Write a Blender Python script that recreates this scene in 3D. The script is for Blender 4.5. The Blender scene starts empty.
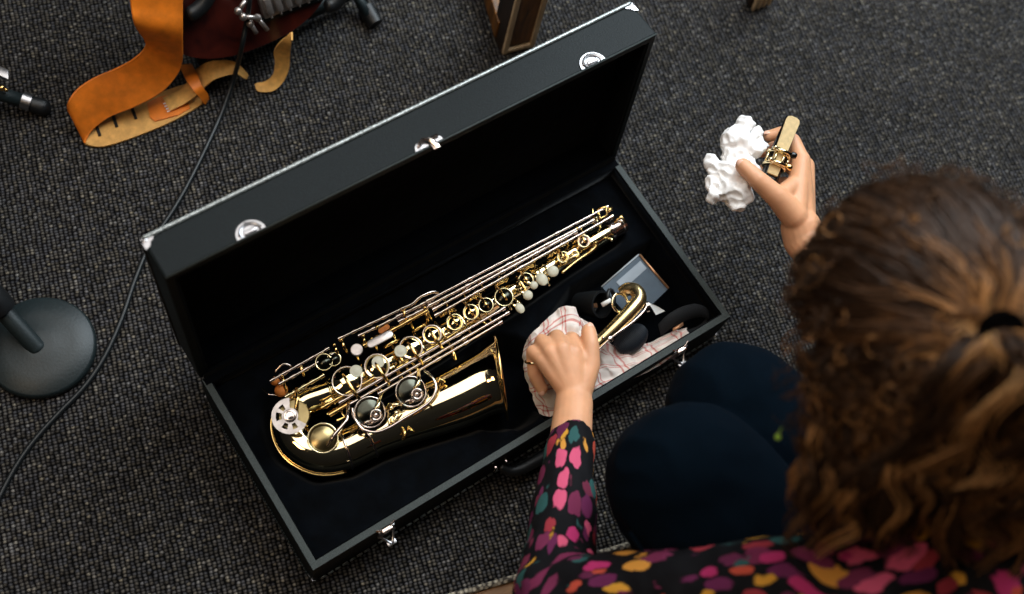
import bpy, bmesh, math, random
from mathutils import Vector, Matrix, noise
random.seed(7)
V = Vector
scene = bpy.context.scene
COL = scene.collection
PI = math.pi

# ------------------------------------------------------------------ camera
CAM_C = V((-0.10481890, -0.20298787, 1.52026623))
RX = V((0.8271041, -0.5426472, 0.1463994))      # image right
RY = V((-0.4623769, -0.8050277, -0.3716692))    # image down
RZ = V((0.3195408, 0.2397174, -0.9167492))      # view direction
FPX = 1192.74

def at(x, y, z=0.0):
    """point at height z that the photograph shows at (x, y)"""
    d = RX * ((x - 512) / FPX) + RY * ((y - 297) / FPX) + RZ
    return CAM_C + d * ((z - CAM_C.z) / d.z)

def at_y(x, y, yy):
    d = RX * ((x - 512) / FPX) + RY * ((y - 297) / FPX) + RZ
    return CAM_C + d * ((yy - CAM_C.y) / d.y)

cam = bpy.data.cameras.new('camera')
camo = bpy.data.objects.new('camera', cam)
COL.objects.link(camo)
camo.matrix_world = Matrix(((RX.x, -RY.x, -RZ.x, CAM_C.x), (RX.y, -RY.y, -RZ.y, CAM_C.y),
                            (RX.z, -RY.z, -RZ.z, CAM_C.z), (0, 0, 0, 1)))
cam.sensor_width = 36.0
cam.lens = FPX / 1024 * 36
cam.clip_start = 0.02
cam.dof.use_dof = True
cam.dof.focus_distance = 1.51
cam.dof.aperture_fstop = 2.4
scene.camera = camo

# ------------------------------------------------------------------ materials
def lin(c):
    return tuple(((v / 255) / 12.92 if v / 255 <= 0.04045 else ((v / 255 + 0.055) / 1.055) ** 2.4) for v in c) + (1,)

def new_mat(name):
    m = bpy.data.materials.new(name)
    m.use_nodes = True
    nt = m.node_tree
    return m, nt, nt.nodes['Principled BSDF']

def N(nt, kind, **kw):
    n = nt.nodes.new(kind)
    for k, v in kw.items():
        if hasattr(n, k):
            setattr(n, k, v)
        else:
            n.inputs[k].default_value = v
    return n

def math_n(nt, op, a, b=None, c=None):
    n = nt.nodes.new('ShaderNodeMath')
    n.operation = op
    for i, v in enumerate((a, b, c)):
        if v is None:
            continue
        if isinstance(v, (int, float)):
            n.inputs[i].default_value = v
        else:
            nt.links.new(v, n.inputs[i])
    return n.outputs[0]

def ramp(nt, fac, stops, interp='LINEAR'):
    n = nt.nodes.new('ShaderNodeValToRGB')
    n.color_ramp.interpolation = interp
    el = n.color_ramp.elements
    while len(el) < len(stops):
        el.new(0.5)
    for e, (p, c) in zip(el, stops):
        e.position = p
        e.color = c
    nt.links.new(fac, n.inputs[0])
    return n.outputs[0]

def mixc(nt, fac, a, b, blend='MIX'):
    n = nt.nodes.new('ShaderNodeMix')
    n.data_type = 'RGBA'
    n.blend_type = blend
    for sock, v in ((n.inputs[0], fac), (n.inputs[6], a), (n.inputs[7], b)):
        if isinstance(v, (int, float, tuple)):
            sock.default_value = v
        else:
            nt.links.new(v, sock)
    return n.outputs[2]

def bump(nt, p, h, strength, dist):
    b = nt.nodes.new('ShaderNodeBump')
    b.inputs['Strength'].default_value = strength
    b.inputs['Distance'].default_value = dist
    nt.links.new(h, b.inputs['Height'])
    nt.links.new(b.outputs[0], p.inputs['Normal'])

def coords(nt, which='Object', scale=(1, 1, 1), rot=(0, 0, 0)):
    t = nt.nodes.new('ShaderNodeTexCoord')
    m = nt.nodes.new('ShaderNodeMapping')
    m.inputs['Scale'].default_value = scale
    m.inputs['Rotation'].default_value = rot
    nt.links.new(t.outputs[which], m.inputs[0])
    return m.outputs[0]

def plain(name, rgb, rough=0.5, metal=0.0, nscale=60, namt=0.25, bstr=0.15, bdist=0.001, sheen=0.0, spec=0.5, sss=0.0):
    """colour with a soft procedural mottling and matching bump"""
    m, nt, p = new_mat(name)
    c = lin(rgb)
    co = coords(nt)
    tx = N(nt, 'ShaderNodeTexNoise')
    tx.inputs['Scale'].default_value = nscale
    tx.inputs['Detail'].default_value = 4
    nt.links.new(co, tx.inputs['Vector'])
    lo = tuple(v * (1 - namt) for v in c[:3]) + (1,)
    hi = tuple(min(1, v * (1 + namt)) for v in c[:3]) + (1,)
    nt.links.new(ramp(nt, tx.outputs['Fac'], [(0.3, lo), (0.7, hi)]), p.inputs['Base Color'])
    p.inputs['Roughness'].default_value = rough
    p.inputs['Metallic'].default_value = metal
    p.inputs['Specular IOR Level'].default_value = spec
    if sheen:
        p.inputs['Sheen Weight'].default_value = sheen
        p.inputs['Sheen Roughness'].default_value = 0.4
    if sss:
        p.inputs['Subsurface Weight'].default_value = sss
        p.inputs['Subsurface Radius'].default_value = (0.012, 0.005, 0.003)
        p.inputs['Subsurface Scale'].default_value = 0.6
    if bstr:
        bump(nt, p, tx.outputs['Fac'], bstr, bdist)
    return m

M = {}
M['gold'] = plain('gold_lacquer', (246, 226, 180), 0.06, 1, 25, 0.12, 0.05, 0.001)
M['deep_gold'] = plain('deep_gold_lacquer', (232, 194, 126), 0.16, 1, 40, 0.2, 0.05)
M['nickel'] = plain('nickel_plate', (226, 208, 196), 0.17, 1, 30, 0.08, 0.03)
M['chrome'] = plain('chrome', (186, 184, 186), 0.3, 1, 30, 0.08, 0.03)
M['satin_metal'] = plain('satin_metal', (184, 174, 168), 0.34, 0.85, 90, 0.22, 0.2)
M['soft_gold'] = plain('soft_gold_lacquer', (236, 208, 150), 0.27, 1, 40, 0.12, 0.05)
M['pearl'] = plain('pearl_touch', (214, 208, 184), 0.3, 0, 200, 0.06, 0.0)
M['dark_pad'] = plain('dark_mirror_cup', (64, 64, 56), 0.2, 1, 60, 0.3, 0.03)
M['dull_gold'] = plain('dull_brass_cup', (150, 132, 92), 0.28, 1, 60, 0.2, 0.03)
M['cork'] = plain('amber_cork', (190, 110, 40), 0.7, 0, 150, 0.3)
M['plush'] = plain('black_plush', (2.5, 4.5, 8), 0.95, 0, 45, 0.5, 0.5, 0.003, sheen=0.04, spec=0.08)
M['tolex'] = plain('black_tolex', (7, 16, 18), 0.55, 0, 600, 0.5, 0.4, 0.0008, spec=0.22)
M['shell_rim'] = plain('lit_grey_tolex', (48, 55, 53), 0.65, 0, 900, 0.45, 0.6, 0.0006)  # paler tolex: light on the shell edges put into the colour
M['piping'] = plain('grey_silver_piping', (176, 182, 180), 0.35, 0.6, 300, 0.35, 0.6, 0.001)
M['black_rubber'] = plain('black_rubber', (18, 20, 22), 0.45, 0, 200, 0.2)
M['black_metal'] = plain('black_painted_steel', (26, 36, 38), 0.45, 0, 300, 0.25, 0.2)
M['cable'] = plain('black_cable_rubber', (20, 24, 26), 0.4, 0, 200, 0.1)
M['black_web'] = plain('black_webbing', (14, 16, 20), 0.85, 0, 500, 0.4, 0.5)
M['pad_rib'] = plain('black_blue_rubber', (16, 24, 34), 0.6, 0, 300, 0.2)
M['leather'] = plain('orange_leather', (222, 118, 24), 0.5, 0, 55, 0.22, 0.25, 0.001)
M['suede'] = plain('tan_suede', (206, 154, 84), 0.85, 0, 120, 0.18, 0.3)
M['tan'] = plain('tan_strap', (220, 164, 86), 0.7, 0, 120, 0.18, 0.3)
M['ink'] = plain('black_slot', (16, 12, 8), 0.8)
M['wood'] = plain('dark_floor_wood', (120, 84, 54), 0.5, 0, 30, 0.3)
M['skin'] = plain('skin', (224, 163, 122), 0.5, 0, 35, 0.10, 0.12, 0.001, sss=0.12)
M['nail'] = plain('nail', (238, 186, 160), 0.3, 0, 35, 0.05, 0)
M['denim'] = plain('dark_navy_denim', (2, 11, 20), 0.95, 0, 700, 0.35, 0.3, 0.0008, spec=0.06)
M['scalp'] = plain('dark_hair_underlayer', (30, 20, 13), 0.7, 0, 90, 0.5)
M['tie'] = plain('black_hair_tie', (5, 4, 4), 1.0, spec=0.0)
M['tissue'] = plain('white_tissue', (250, 246, 243), 0.9, 0, 60, 0.05, 0.25, 0.002, sss=0.0)
M['ebonite'] = plain('black_ebonite', (12, 12, 13), 0.2, 0, 80, 0.2, 0)
M['reed'] = plain('pale_cane_reed', (212, 182, 128), 0.55, 0, 200, 0.12)
M['green'] = plain('green_bead', (150, 190, 60), 0.3)
M['paper'] = plain('white_paper', (226, 224, 220), 0.8, 0, 80, 0.05)
M['slate'] = plain('slate_blue_card', (62, 78, 92), 0.5, 0, 60, 0.12)
M['label_grey'] = plain('pale_grey_label', (150, 160, 170), 0.5, 0, 60, 0.08)
M['copper'] = plain('copper_edge', (206, 150, 110), 0.35, 0.7, 60, 0.15)
M['edge_white'] = plain('pale_edge', (176, 182, 186), 0.5, 0, 60, 0.1)
M['shoe'] = plain('black_shoe', (18, 18, 20), 0.5)

def carpet_mat():
    m, nt, p = new_mat('loop_carpet')
    r = coords(nt, 'Object', (1, 1, 1), (0, 0, math.radians(16.5)))
    mp_ = nt.nodes.new('ShaderNodeMapping')
    mp_.inputs['Scale'].default_value = (172, 232, 1)
    nt.links.new(r, mp_.inputs[0])
    wob = N(nt, 'ShaderNodeTexNoise')
    wob.inputs['Scale'].default_value = 60
    nt.links.new(r, wob.inputs['Vector'])
    mx = nt.nodes.new('ShaderNodeVectorMath'); mx.operation = 'MULTIPLY_ADD'
    mx.inputs[1].default_value = (.5, .5, 0)
    nt.links.new(wob.outputs['Color'], mx.inputs[0]); nt.links.new(mp_.outputs[0], mx.inputs[2])
    co = mx.outputs[0]
    vo = N(nt, 'ShaderNodeTexVoronoi', voronoi_dimensions='2D')
    vo.inputs['Scale'].default_value = 1
    vo.inputs['Randomness'].default_value = 0.42
    nt.links.new(co, vo.inputs['Vector'])
    sx_ = nt.nodes.new('ShaderNodeSeparateXYZ')
    nt.links.new(co, sx_.inputs[0])
    fr = math_n(nt, 'FRACT', math_n(nt, 'ADD', sx_.outputs[0], .29))
    colgap = math_n(nt, 'MULTIPLY', math_n(nt, 'ABSOLUTE', math_n(nt, 'SUBTRACT', fr, .5)), 2.0)
    cg = ramp(nt, colgap, [(0.35, (1, 1, 1, 1)), (1.0, (.28, .28, .28, 1))])
    sep = N(nt, 'ShaderNodeSeparateColor')
    nt.links.new(vo.outputs['Color'], sep.inputs[0])
    tone = ramp(nt, sep.outputs[0], [(0.0, lin((56, 54, 52))), (0.6, lin((79, 77, 74))), (0.93, lin((97, 94, 89))), (1.0, lin((136, 131, 120)))])
    warm = ramp(nt, sep.outputs[1], [(0.0, (0.92, 0.96, 1.14, 1)), (1.0, (1.08, 1.0, 0.88, 1))])
    tone = mixc(nt, 1.0, tone, warm, 'MULTIPLY')
    gap = ramp(nt, vo.outputs['Distance'], [(0.08, (1.15, 1.15, 1.15, 1)), (0.58, (0.05, 0.05, 0.055, 1))])
    colr = mixc(nt, 1.0, mixc(nt, 1.0, tone, gap, 'MULTIPLY'), cg, 'MULTIPLY')
    big = N(nt, 'ShaderNodeTexNoise')
    big.inputs['Scale'].default_value = 5
    nt.links.new(coords(nt), big.inputs['Vector'])
    shade = ramp(nt, big.outputs['Fac'], [(0.3, (0.88, 0.88, 0.88, 1)), (0.7, (1.08, 1.08, 1.08, 1))])
    nt.links.new(mixc(nt, 1.0, colr, shade, 'MULTIPLY'), p.inputs['Base Color'])
    p.inputs['Roughness'].default_value = 0.95
    p.inputs['Specular IOR Level'].default_value = 0.1
    inv = math_n(nt, 'SUBTRACT', 1.0, vo.outputs['Distance'])
    bump(nt, p, inv, 0.5, 0.003)
    return m
M['carpet'] = carpet_mat()

def braid_mat():
    m, nt, p = new_mat('braided_border')
    co = coords(nt, 'Object', (190, 190, 190))
    vo = N(nt, 'ShaderNodeTexVoronoi')
    vo.inputs['Scale'].default_value = 1
    nt.links.new(co, vo.inputs['Vector'])
    nt.links.new(ramp(nt, vo.outputs['Distance'], [(0.1, lin((190, 180, 160))), (0.7, lin((60, 54, 48)))]), p.inputs['Base Color'])
    p.inputs['Roughness'].default_value = 0.9
    bump(nt, p, vo.outputs['Distance'], 0.6, 0.003)
    return m
M['braid'] = braid_mat()

def wood_mat(name, c0, c1, scale=(6, 60, 60), rough=0.45, rot=(0, 0, 0)):
    m, nt, p = new_mat(name)
    co = coords(nt, 'Object', scale, rot)
    tx = N(nt, 'ShaderNodeTexNoise')
    tx.inputs['Scale'].default_value = 1.0
    tx.inputs['Detail'].default_value = 6
    tx.inputs['Distortion'].default_value = 1.0
    nt.links.new(co, tx.inputs['Vector'])
    nt.links.new(ramp(nt, tx.outputs['Fac'], [(0.3, lin(c0)), (0.7, lin(c1))]), p.inputs['Base Color'])
    p.inputs['Roughness'].default_value = rough
    return m
M['mahogany'] = wood_mat('mahogany_finish', (34, 11, 11), (74, 26, 18), (30, 9, 30), 0.3)
M['stand_wood'] = wood_mat('amber_brown_wood', (70, 44, 18), (142, 92, 36), (90, 90, 14))
M['dark_wood'] = wood_mat('dark_brown_wood', (30, 22, 16), (58, 42, 30), (90, 90, 14))
M['pale_wood'] = wood_mat('pale_wood', (180, 150, 112), (228, 202, 164), (60, 60, 12))
M['floor_wood'] = wood_mat('warm_floor_boards', (108, 76, 48), (160, 118, 78), (5, 60, 60), 0.5, (0, 0, 0.29))

def floral_mat():
    m, nt, p = new_mat('black_floral_print')
    a = N(nt, 'ShaderNodeAttribute', attribute_name='pat')
    vo = N(nt, 'ShaderNodeTexVoronoi')
    vo.inputs['Scale'].default_value = 1
    vo.inputs['Randomness'].default_value = 0.85
    dn = N(nt, 'ShaderNodeTexNoise')
    dn.inputs['Scale'].default_value = 1.4
    nt.links.new(a.outputs['Vector'], dn.inputs['Vector'])
    da = nt.nodes.new('ShaderNodeVectorMath'); da.operation = 'MULTIPLY_ADD'
    da.inputs[1].default_value = (.7, .7, .7)
    nt.links.new(dn.outputs['Color'], da.inputs[0]); nt.links.new(a.outputs['Vector'], da.inputs[2])
    nt.links.new(da.outputs[0], vo.inputs['Vector'])
    sep = N(nt, 'ShaderNodeSeparateColor')
    nt.links.new(vo.outputs['Color'], sep.inputs[0])
    pal = [(206, 146, 50), (176, 46, 100), (112, 40, 72), (186, 74, 56), (44, 84, 82), (206, 84, 116), (100, 34, 74), (150, 48, 58), (112, 38, 70), (206, 140, 58), (108, 40, 62), (96, 34, 66)]
    stops = [(i / len(pal), lin(c)) for i, c in enumerate(pal)]
    hue = ramp(nt, sep.outputs[0], stops, 'CONSTANT')
    thr = math_n(nt, 'MULTIPLY_ADD', sep.outputs[1], 0.12, 0.46)
    d = math_n(nt, 'SUBTRACT', thr, vo.outputs['Distance'])
    mask = math_n(nt, 'MULTIPLY', d, 14.0)
    n = N(nt, 'ShaderNodeClamp')
    nt.links.new(mask, n.inputs[0])
    nt.links.new(mixc(nt, n.outputs[0], lin((8, 7, 11)), hue), p.inputs['Base Color'])
    p.inputs['Roughness'].default_value = 0.8
    p.inputs['Specular IOR Level'].default_value = 0.2
    return m
M['floral'] = floral_mat()

def plaid_mat():
    m, nt, p = new_mat('white_cloth_with_red_checks')
    t = N(nt, 'ShaderNodeTexCoord')
    s = N(nt, 'ShaderNodeSeparateXYZ')
    nt.links.new(t.outputs['UV'], s.inputs[0])
    def lines(sock, n):
        f = math_n(nt, 'FRACT', math_n(nt, 'MULTIPLY', sock, n))
        a = math_n(nt, 'LESS_THAN', math_n(nt, 'ABSOLUTE', math_n(nt, 'SUBTRACT', f, 0.42)), 0.032)
        b = math_n(nt, 'LESS_THAN', math_n(nt, 'ABSOLUTE', math_n(nt, 'SUBTRACT', f, 0.60)), 0.032)
        return math_n(nt, 'ADD', a, b)
    tot = math_n(nt, 'MULTIPLY', math_n(nt, 'ADD', lines(s.outputs[0], 7.0), lines(s.outputs[1], 4.0)), 0.62)
    c = N(nt, 'ShaderNodeClamp')
    nt.links.new(tot, c.inputs[0])
    nt.links.new(mixc(nt, c.outputs[0], lin((226, 212, 202)), lin((192, 70, 60))), p.inputs['Base Color'])
    p.inputs['Roughness'].default_value = 0.9
    return m
M['plaid'] = plaid_mat()

def hair_mat():
    m, nt, p = new_mat('brown_hair')
    a = N(nt, 'ShaderNodeAttribute', attribute_name='tone')
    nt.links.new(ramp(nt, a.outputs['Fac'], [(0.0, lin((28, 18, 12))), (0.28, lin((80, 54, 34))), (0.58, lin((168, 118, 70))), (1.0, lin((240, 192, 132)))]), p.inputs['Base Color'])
    p.inputs['Roughness'].default_value = 0.5
    p.inputs['Specular IOR Level'].default_value = 0.18
    return m
M['hair'] = hair_mat()

# ------------------------------------------------------------------ helpers
ORG = {}
def thing(name, label, cat, loc=(0, 0, 0), group=None):
    o = bpy.data.objects.new(name, None)
    o.empty_display_size = 0.02
    COL.objects.link(o)
    o.location = loc
    ORG[o] = V(loc)
    o['label'] = label
    o['category'] = cat
    if group:
        o['group'] = group
    return o

def link_mesh(name, me, mat, parent=None, smooth=True, origin=None):
    o = bpy.data.objects.new(name, me)
    COL.objects.link(o)
    org = ORG[parent] if parent is not None else (V(origin) if origin is not None else V((0, 0, 0)))
    me.transform(Matrix.Translation(-org))
    if parent is not None:
        o.parent = parent
    else:
        o.location = org
    ORG[o] = org
    if mat is not None:
        me.materials.clear()
        me.materials.append(mat)
    if smooth:
        for f in me.polygons:
            f.use_smooth = True
    return o

def obj(name, bm, mat, parent=None, smooth=True, origin=None, auto=None):
    bmesh.ops.recalc_face_normals(bm, faces=bm.faces)
    me = bpy.data.meshes.new(name)
    if auto is not None and smooth:
        for e in bm.edges:
            if len(e.link_faces) == 2 and e.calc_face_angle(0) > auto:
                e.smooth = False
    bm.to_mesh(me)
    bm.free()
    return link_mesh(name, me, mat, parent, smooth, origin)

def tag(o, label, cat, group=None):
    o['label'] = label
    o['category'] = cat
    if group:
        o['group'] = group
    return o

def B():
    return bmesh.new()

def frame(d, hint=V((0, 0, 1))):
    d = d.normalized()
    if abs(d.dot(hint)) > 0.98:
        hint = V((0, 1, 0)) if abs(d.y) < 0.9 else V((1, 0, 0))
    a = (hint - d * hint.dot(d)).normalized()
    return a, d.cross(a).normalized()

def box(bm, c, ex, ey, ez, bev=0.0):
    """box at centre c with half-extent vectors"""
    c = V(c); ex = V(ex); ey = V(ey); ez = V(ez)
    vs = [bm.verts.new(c + ex * i + ey * j + ez * k) for k in (-1, 1) for j in (-1, 1) for i in (-1, 1)]
    idx = [(0, 2, 3, 1), (4, 5, 7, 6), (0, 1, 5, 4), (2, 6, 7, 3), (0, 4, 6, 2), (1, 3, 7, 5)]
    fs = [bm.faces.new([vs[i] for i in q]) for q in idx]
    if bev:
        bmesh.ops.bevel(bm, geom=list({e for f in fs for e in f.edges}), offset=bev, segments=2, affect='EDGES', profile=0.5)

def abox(bm, x0, x1, y0, y1, z0, z1, bev=0.0):
    box(bm, ((x0 + x1) / 2, (y0 + y1) / 2, (z0 + z1) / 2), ((x1 - x0) / 2, 0, 0), (0, (y1 - y0) / 2, 0), (0, 0, (z1 - z0) / 2), bev)

def spline(pts, n=8):
    pts = [tuple(p) for p in pts]
    out = []
    k = len(pts[0])
    P = [pts[0]] + pts + [pts[-1]]
    for i in range(1, len(P) - 2):
        for j in range(n):
            t = j / n
            out.append(tuple(0.5 * ((2 * P[i][a]) + (-P[i - 1][a] + P[i + 1][a]) * t + (2 * P[i - 1][a] - 5 * P[i][a] + 4 * P[i + 1][a] - P[i + 2][a]) * t * t
                       + (-P[i - 1][a] + 3 * P[i][a] - 3 * P[i + 1][a] + P[i + 2][a]) * t ** 3) for a in range(k)))
    out.append(pts[-1])
    return out

def tube(bm, pts, rad, seg=12, caps=True, closed=False, end_dir=None, flat=1.0, hint=V((0, 0, 1))):
    pts = [V(p) for p in pts]
    n = len(pts)
    if not isinstance(rad, (list, tuple)):
        rad = [rad] * n
    rings = []
    a = None
    for i in range(n):
        if closed:
            d = pts[(i + 1) % n] - pts[i - 1]
        elif i == 0:
            d = pts[1] - pts[0]
        elif i == n - 1:
            d = end_dir if end_dir is not None else pts[-1] - pts[-2]
        else:
            d = pts[i + 1] - pts[i - 1]
        d = d.normalized()
        if a is None:
            a, b = frame(d, hint)
        else:
            a = (a - d * a.dot(d))
            a = a.normalized() if a.length > 1e-6 else frame(d)[0]
            b = d.cross(a)
        rings.append([bm.verts.new(pts[i] + (a * math.cos(t) * flat + b * math.sin(t)) * rad[i]) for t in (2 * PI * k / seg for k in range(seg))])
    for i in range(n if closed else n - 1):
        r0, r1 = rings[i], rings[(i + 1) % n]
        for k in range(seg):
            bm.faces.new((r0[k], r0[(k + 1) % seg], r1[(k + 1) % seg], r1[k]))
    if caps and not closed:
        bm.faces.new(rings[0][::-1])
        bm.faces.new(rings[-1])
    return rings

def rod(bm, p, q, r, seg=10):
    tube(bm, [p, q], r, seg)

def ring(bm, c, nrm, R, r, seg=32, s2=8, a0=0, a1=2 * PI):
    a, b = frame(V(nrm))
    full = abs(a1 - a0 - 2 * PI) < 1e-6
    k = seg if full else seg + 1
    pts = [V(c) + (a * math.cos(t) + b * math.sin(t)) * R for t in (a0 + (a1 - a0) * i / seg for i in range(k))]
    tube(bm, pts, r, s2, closed=full)

def lathe(bm, c, axis, prof, seg=28, close_ends=True):
    """prof: list of (radius, height along axis)"""
    a, b = frame(V(axis))
    ax = V(axis).normalized()
    rings = []
    for r, h in prof:
        if r < 1e-6:
            rings.append([bm.verts.new(V(c) + ax * h)])
        else:
            rings.append([bm.verts.new(V(c) + ax * h + (a * math.cos(2 * PI * k / seg) + b * math.sin(2 * PI * k / seg)) * r) for k in range(seg)])
    for r0, r1 in zip(rings, rings[1:]):
        for k in range(seg):
            if len(r0) == 1 and len(r1) == 1:
                continue
            if len(r0) == 1:
                bm.faces.new((r0[0], r1[k], r1[(k + 1) % seg]))
            elif len(r1) == 1:
                bm.faces.new((r0[k], r1[0], r0[(k + 1) % seg]))
            else:
                bm.faces.new((r0[k], r0[(k + 1) % seg], r1[(k + 1) % seg], r1[k]))

def ball(bm, c, r, seg=16, sc=(1, 1, 1), rot=None):
    m = Matrix.Translation(V(c)) @ (rot.to_4x4() if rot else Matrix.Identity(4)) @ Matrix.Diagonal((r * sc[0], r * sc[1], r * sc[2], 1))
    bmesh.ops.create_uvsphere(bm, u_segments=seg, v_segments=max(6, seg // 2), radius=1, matrix=m)

def rcone(bm, p0, p1, r0, r1, flat=None, seg=20, c0=True, c1=True):
    p0 = V(p0); p1 = V(p1)
    d = (p1 - p0)
    L = d.length
    d = d.normalized()
    a, b = frame(d)
    prof = []
    if c0:
        prof += [(r0 * math.cos(t), -r0 * math.sin(t)) for t in (PI / 2 * (1 - i / 5) for i in range(0, 5))]
    else:
        prof += [(0, 0)]
    prof += [(r0, 0), (r0 * .5 + r1 * .5, L / 2), (r1, L)]
    if c1:
        prof += [(r1 * math.cos(t), L + r1 * math.sin(t)) for t in (PI / 2 * i / 5 for i in range(1, 6))]
    else:
        prof += [(0, L)]
    prof = [(0 if r < 1e-5 else r, h) for r, h in prof]
    before = len(bm.verts)
    lathe(bm, p0, d, prof, seg)
    if flat:
        n = V(flat[0]); n = (n - d * n.dot(d)).normalized()
        bm.verts.ensure_lookup_table()
        for v in list(bm.verts)[before:]:
            o = v.co - p0
            v.co = v.co + n * (o.dot(n) * (flat[1] - 1))

def chain(bm, pts, rads, flat=None):
    for i in range(len(pts) - 1):
        rcone(bm, pts[i], pts[i + 1], rads[i], rads[i + 1], flat)

def remeshed(bm, voxel, smooth=4):
    bmesh.ops.recalc_face_normals(bm, faces=bm.faces)
    me = bpy.data.meshes.new('tmp')
    bm.to_mesh(me)
    bm.free()
    o = bpy.data.objects.new('tmp', me)
    COL.objects.link(o)
    r = o.modifiers.new('r', 'REMESH')
    r.mode = 'VOXEL'
    r.voxel_size = voxel
    if smooth:
        s = o.modifiers.new('s', 'SMOOTH')
        s.factor = 0.5
        s.iterations = smooth
    dg = bpy.context.evaluated_depsgraph_get()
    out = bpy.data.meshes.new_from_object(o.evaluated_get(dg))
    bpy.data.objects.remove(o)
    return out

def ribbon(bm, L, R, th, uv=False):
    """thick ribbon between two edge polylines"""
    n = len(L)
    vs = []
    for i in range(n):
        l, r = V(L[i]), V(R[i])
        d = (V(L[min(i + 1, n - 1)]) + V(R[min(i + 1, n - 1)])) - (V(L[max(i - 1, 0)]) + V(R[max(i - 1, 0)]))
        nn = d.cross(r - l)
        nn = nn.normalized() * th / 2 if nn.length > 1e-9 else V((0, 0, th / 2))
        vs.append([bm.verts.new(p) for p in (l + nn, l * .5 + r * .5 + nn, r + nn, r - nn, l * .5 + r * .5 - nn, l - nn)])
    for i in range(n - 1):
        for k in range(6):
            bm.faces.new((vs[i][k], vs[i][(k + 1) % 6], vs[i + 1][(k + 1) % 6], vs[i + 1][k]))
    bm.faces.new(vs[0][::-1])
    bm.faces.new(vs[-1])

def prism(bm, outline, ex, ey, ez, org, z0, z1, bev=0.0):
    """extrude a 2-D outline"""
    a = [bm.verts.new(V(org) + V(ex) * x + V(ey) * y + V(ez) * z0) for x, y in outline]
    b = [bm.verts.new(V(org) + V(ex) * x + V(ey) * y + V(ez) * z1) for x, y in outline]
    n = len(a)
    fb = bm.faces.new(a[::-1]); ft = bm.faces.new(b)
    for i in range(n):
        bm.faces.new((a[i], a[(i + 1) % n], b[(i + 1) % n], b[i]))
    if bev:
        es = [e for e in ft.edges] + [e for e in fb.edges]
        bmesh.ops.bevel(bm, geom=es, offset=bev, segments=3, affect='EDGES', profile=0.5)

def disp_mesh(me, fn):
    """move every vertex along its normal (and freely) by fn(position, normal)"""
    n = len(me.vertices)
    co = [0.0] * (3 * n)
    me.vertices.foreach_get('co', co)
    me.update()
    nr = [V(d.vector) for d in me.vertex_normals]
    for i in range(n):
        p = V(co[3 * i:3 * i + 3])
        co[3 * i:3 * i + 3] = p + fn(p, nr[i])
    me.vertices.foreach_set('co', co)
    me.update()

UP = V((0, 0, 1))
Lc, Wc, Hc = 0.64, 0.2745, 0.0821   # case length, width, height of base
TH = 0.0095

# ================================================================== SETTING
bm = B()
abox(bm, -1.6, 2.6, -1.6, 2.6, -0.03, -0.006)
fl = obj('floor', bm, M['floor_wood'], smooth=False)
fl['kind'] = 'structure'
r0, r1 = at(457, 594), at(523, 575)
rd = (r1 - r0).normalized()
rn = V((-rd.y, rd.x, 0))
if rn.y < 0: rn = -rn
rug = thing('carpet', 'dark grey loop-pile carpet with a braided light border covering the floor', 'carpet', r0)
bm = B()
c = r0 + rd * 0.4 + rn * 1.3 + V((0, 0, -0.003))
box(bm, c, rd * 2.2, rn * 1.3, UP * 0.003)
pile = obj('pile', bm, M['carpet'], rug, smooth=False)
bm = B()
tube(bm, [r0 - rd * 1.8 - V((0, 0, .002)), r0 + rd * 2.6 - V((0, 0, .002))], 0.0045, 8)
obj('braided_binding', bm, M['braid'], rug)

# ================================================================== CASE
case = thing('saxophone_case', 'open black saxophone case with plush lining lying on the carpet', 'case', (0, 0, 0))
def tray(bm, x0, x1, y0, y1, z0, z1, th, f):
    def v(x, y, z): return bm.verts.new(f(x, y, z))
    O = [v(x, y, z) for z in (z0, z1) for x, y in ((x0, y0), (x1, y0), (x1, y1), (x0, y1))]
    I = [v(x, y, z) for z in (z0 + th, z1) for x, y in ((x0 + th, y0 + th), (x1 - th, y0 + th), (x1 - th, y1 - th), (x0 + th, y1 - th))]
    bm.faces.new(O[0:4][::-1]); bm.faces.new(I[0:4])
    for i in range(4):
        j = (i + 1) % 4
        bm.faces.new((O[i], O[j], O[4 + j], O[4 + i]))
        bm.faces.new((I[j], I[i], I[4 + i], I[4 + j]))
        bm.faces.new((O[4 + i], O[4 + j], I[4 + j], I[4 + i]))
    es = [e for e in bm.edges if (e.verts[0] in O and e.verts[1] in O)]
    bmesh.ops.bevel(bm, geom=es, offset=0.003, segments=2, affect='EDGES', profile=0.5)
bm = B()
tray(bm, 0, Lc, 0, Wc, 0.001, Hc, TH, lambda x, y, z: V((x, y, z)))
base = obj('base_shell', bm, M['tolex'], case, smooth=False)
# top edge of the base shell, its lit look put into a paler tolex
bm = B()
z = Hc + 0.0006
q = 0.0012
O = [(q, q), (Lc - q, q), (Lc - q, Wc - q), (q, Wc - q)]
I = [(TH, TH), (Lc - TH, TH), (Lc - TH, Wc - TH), (TH, Wc - TH)]
for i in (0, 1, 3):
    j = (i + 1) % 4
    cs = [V((*O[i], z)), V((*O[j], z)), V((*I[j], z)), V((*I[i], z))]
    vs = [bm.verts.new(p) for p in cs] + [bm.verts.new(p - V((0, 0, .0015))) for p in cs]
    bm.faces.new(vs[:4])
    for k in range(4):
        bm.faces.new((vs[k], vs[4 + k], vs[4 + (k + 1) % 4], vs[(k + 1) % 4]))
obj('shell_top_band', bm, M['shell_rim'], base, smooth=False)

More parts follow.
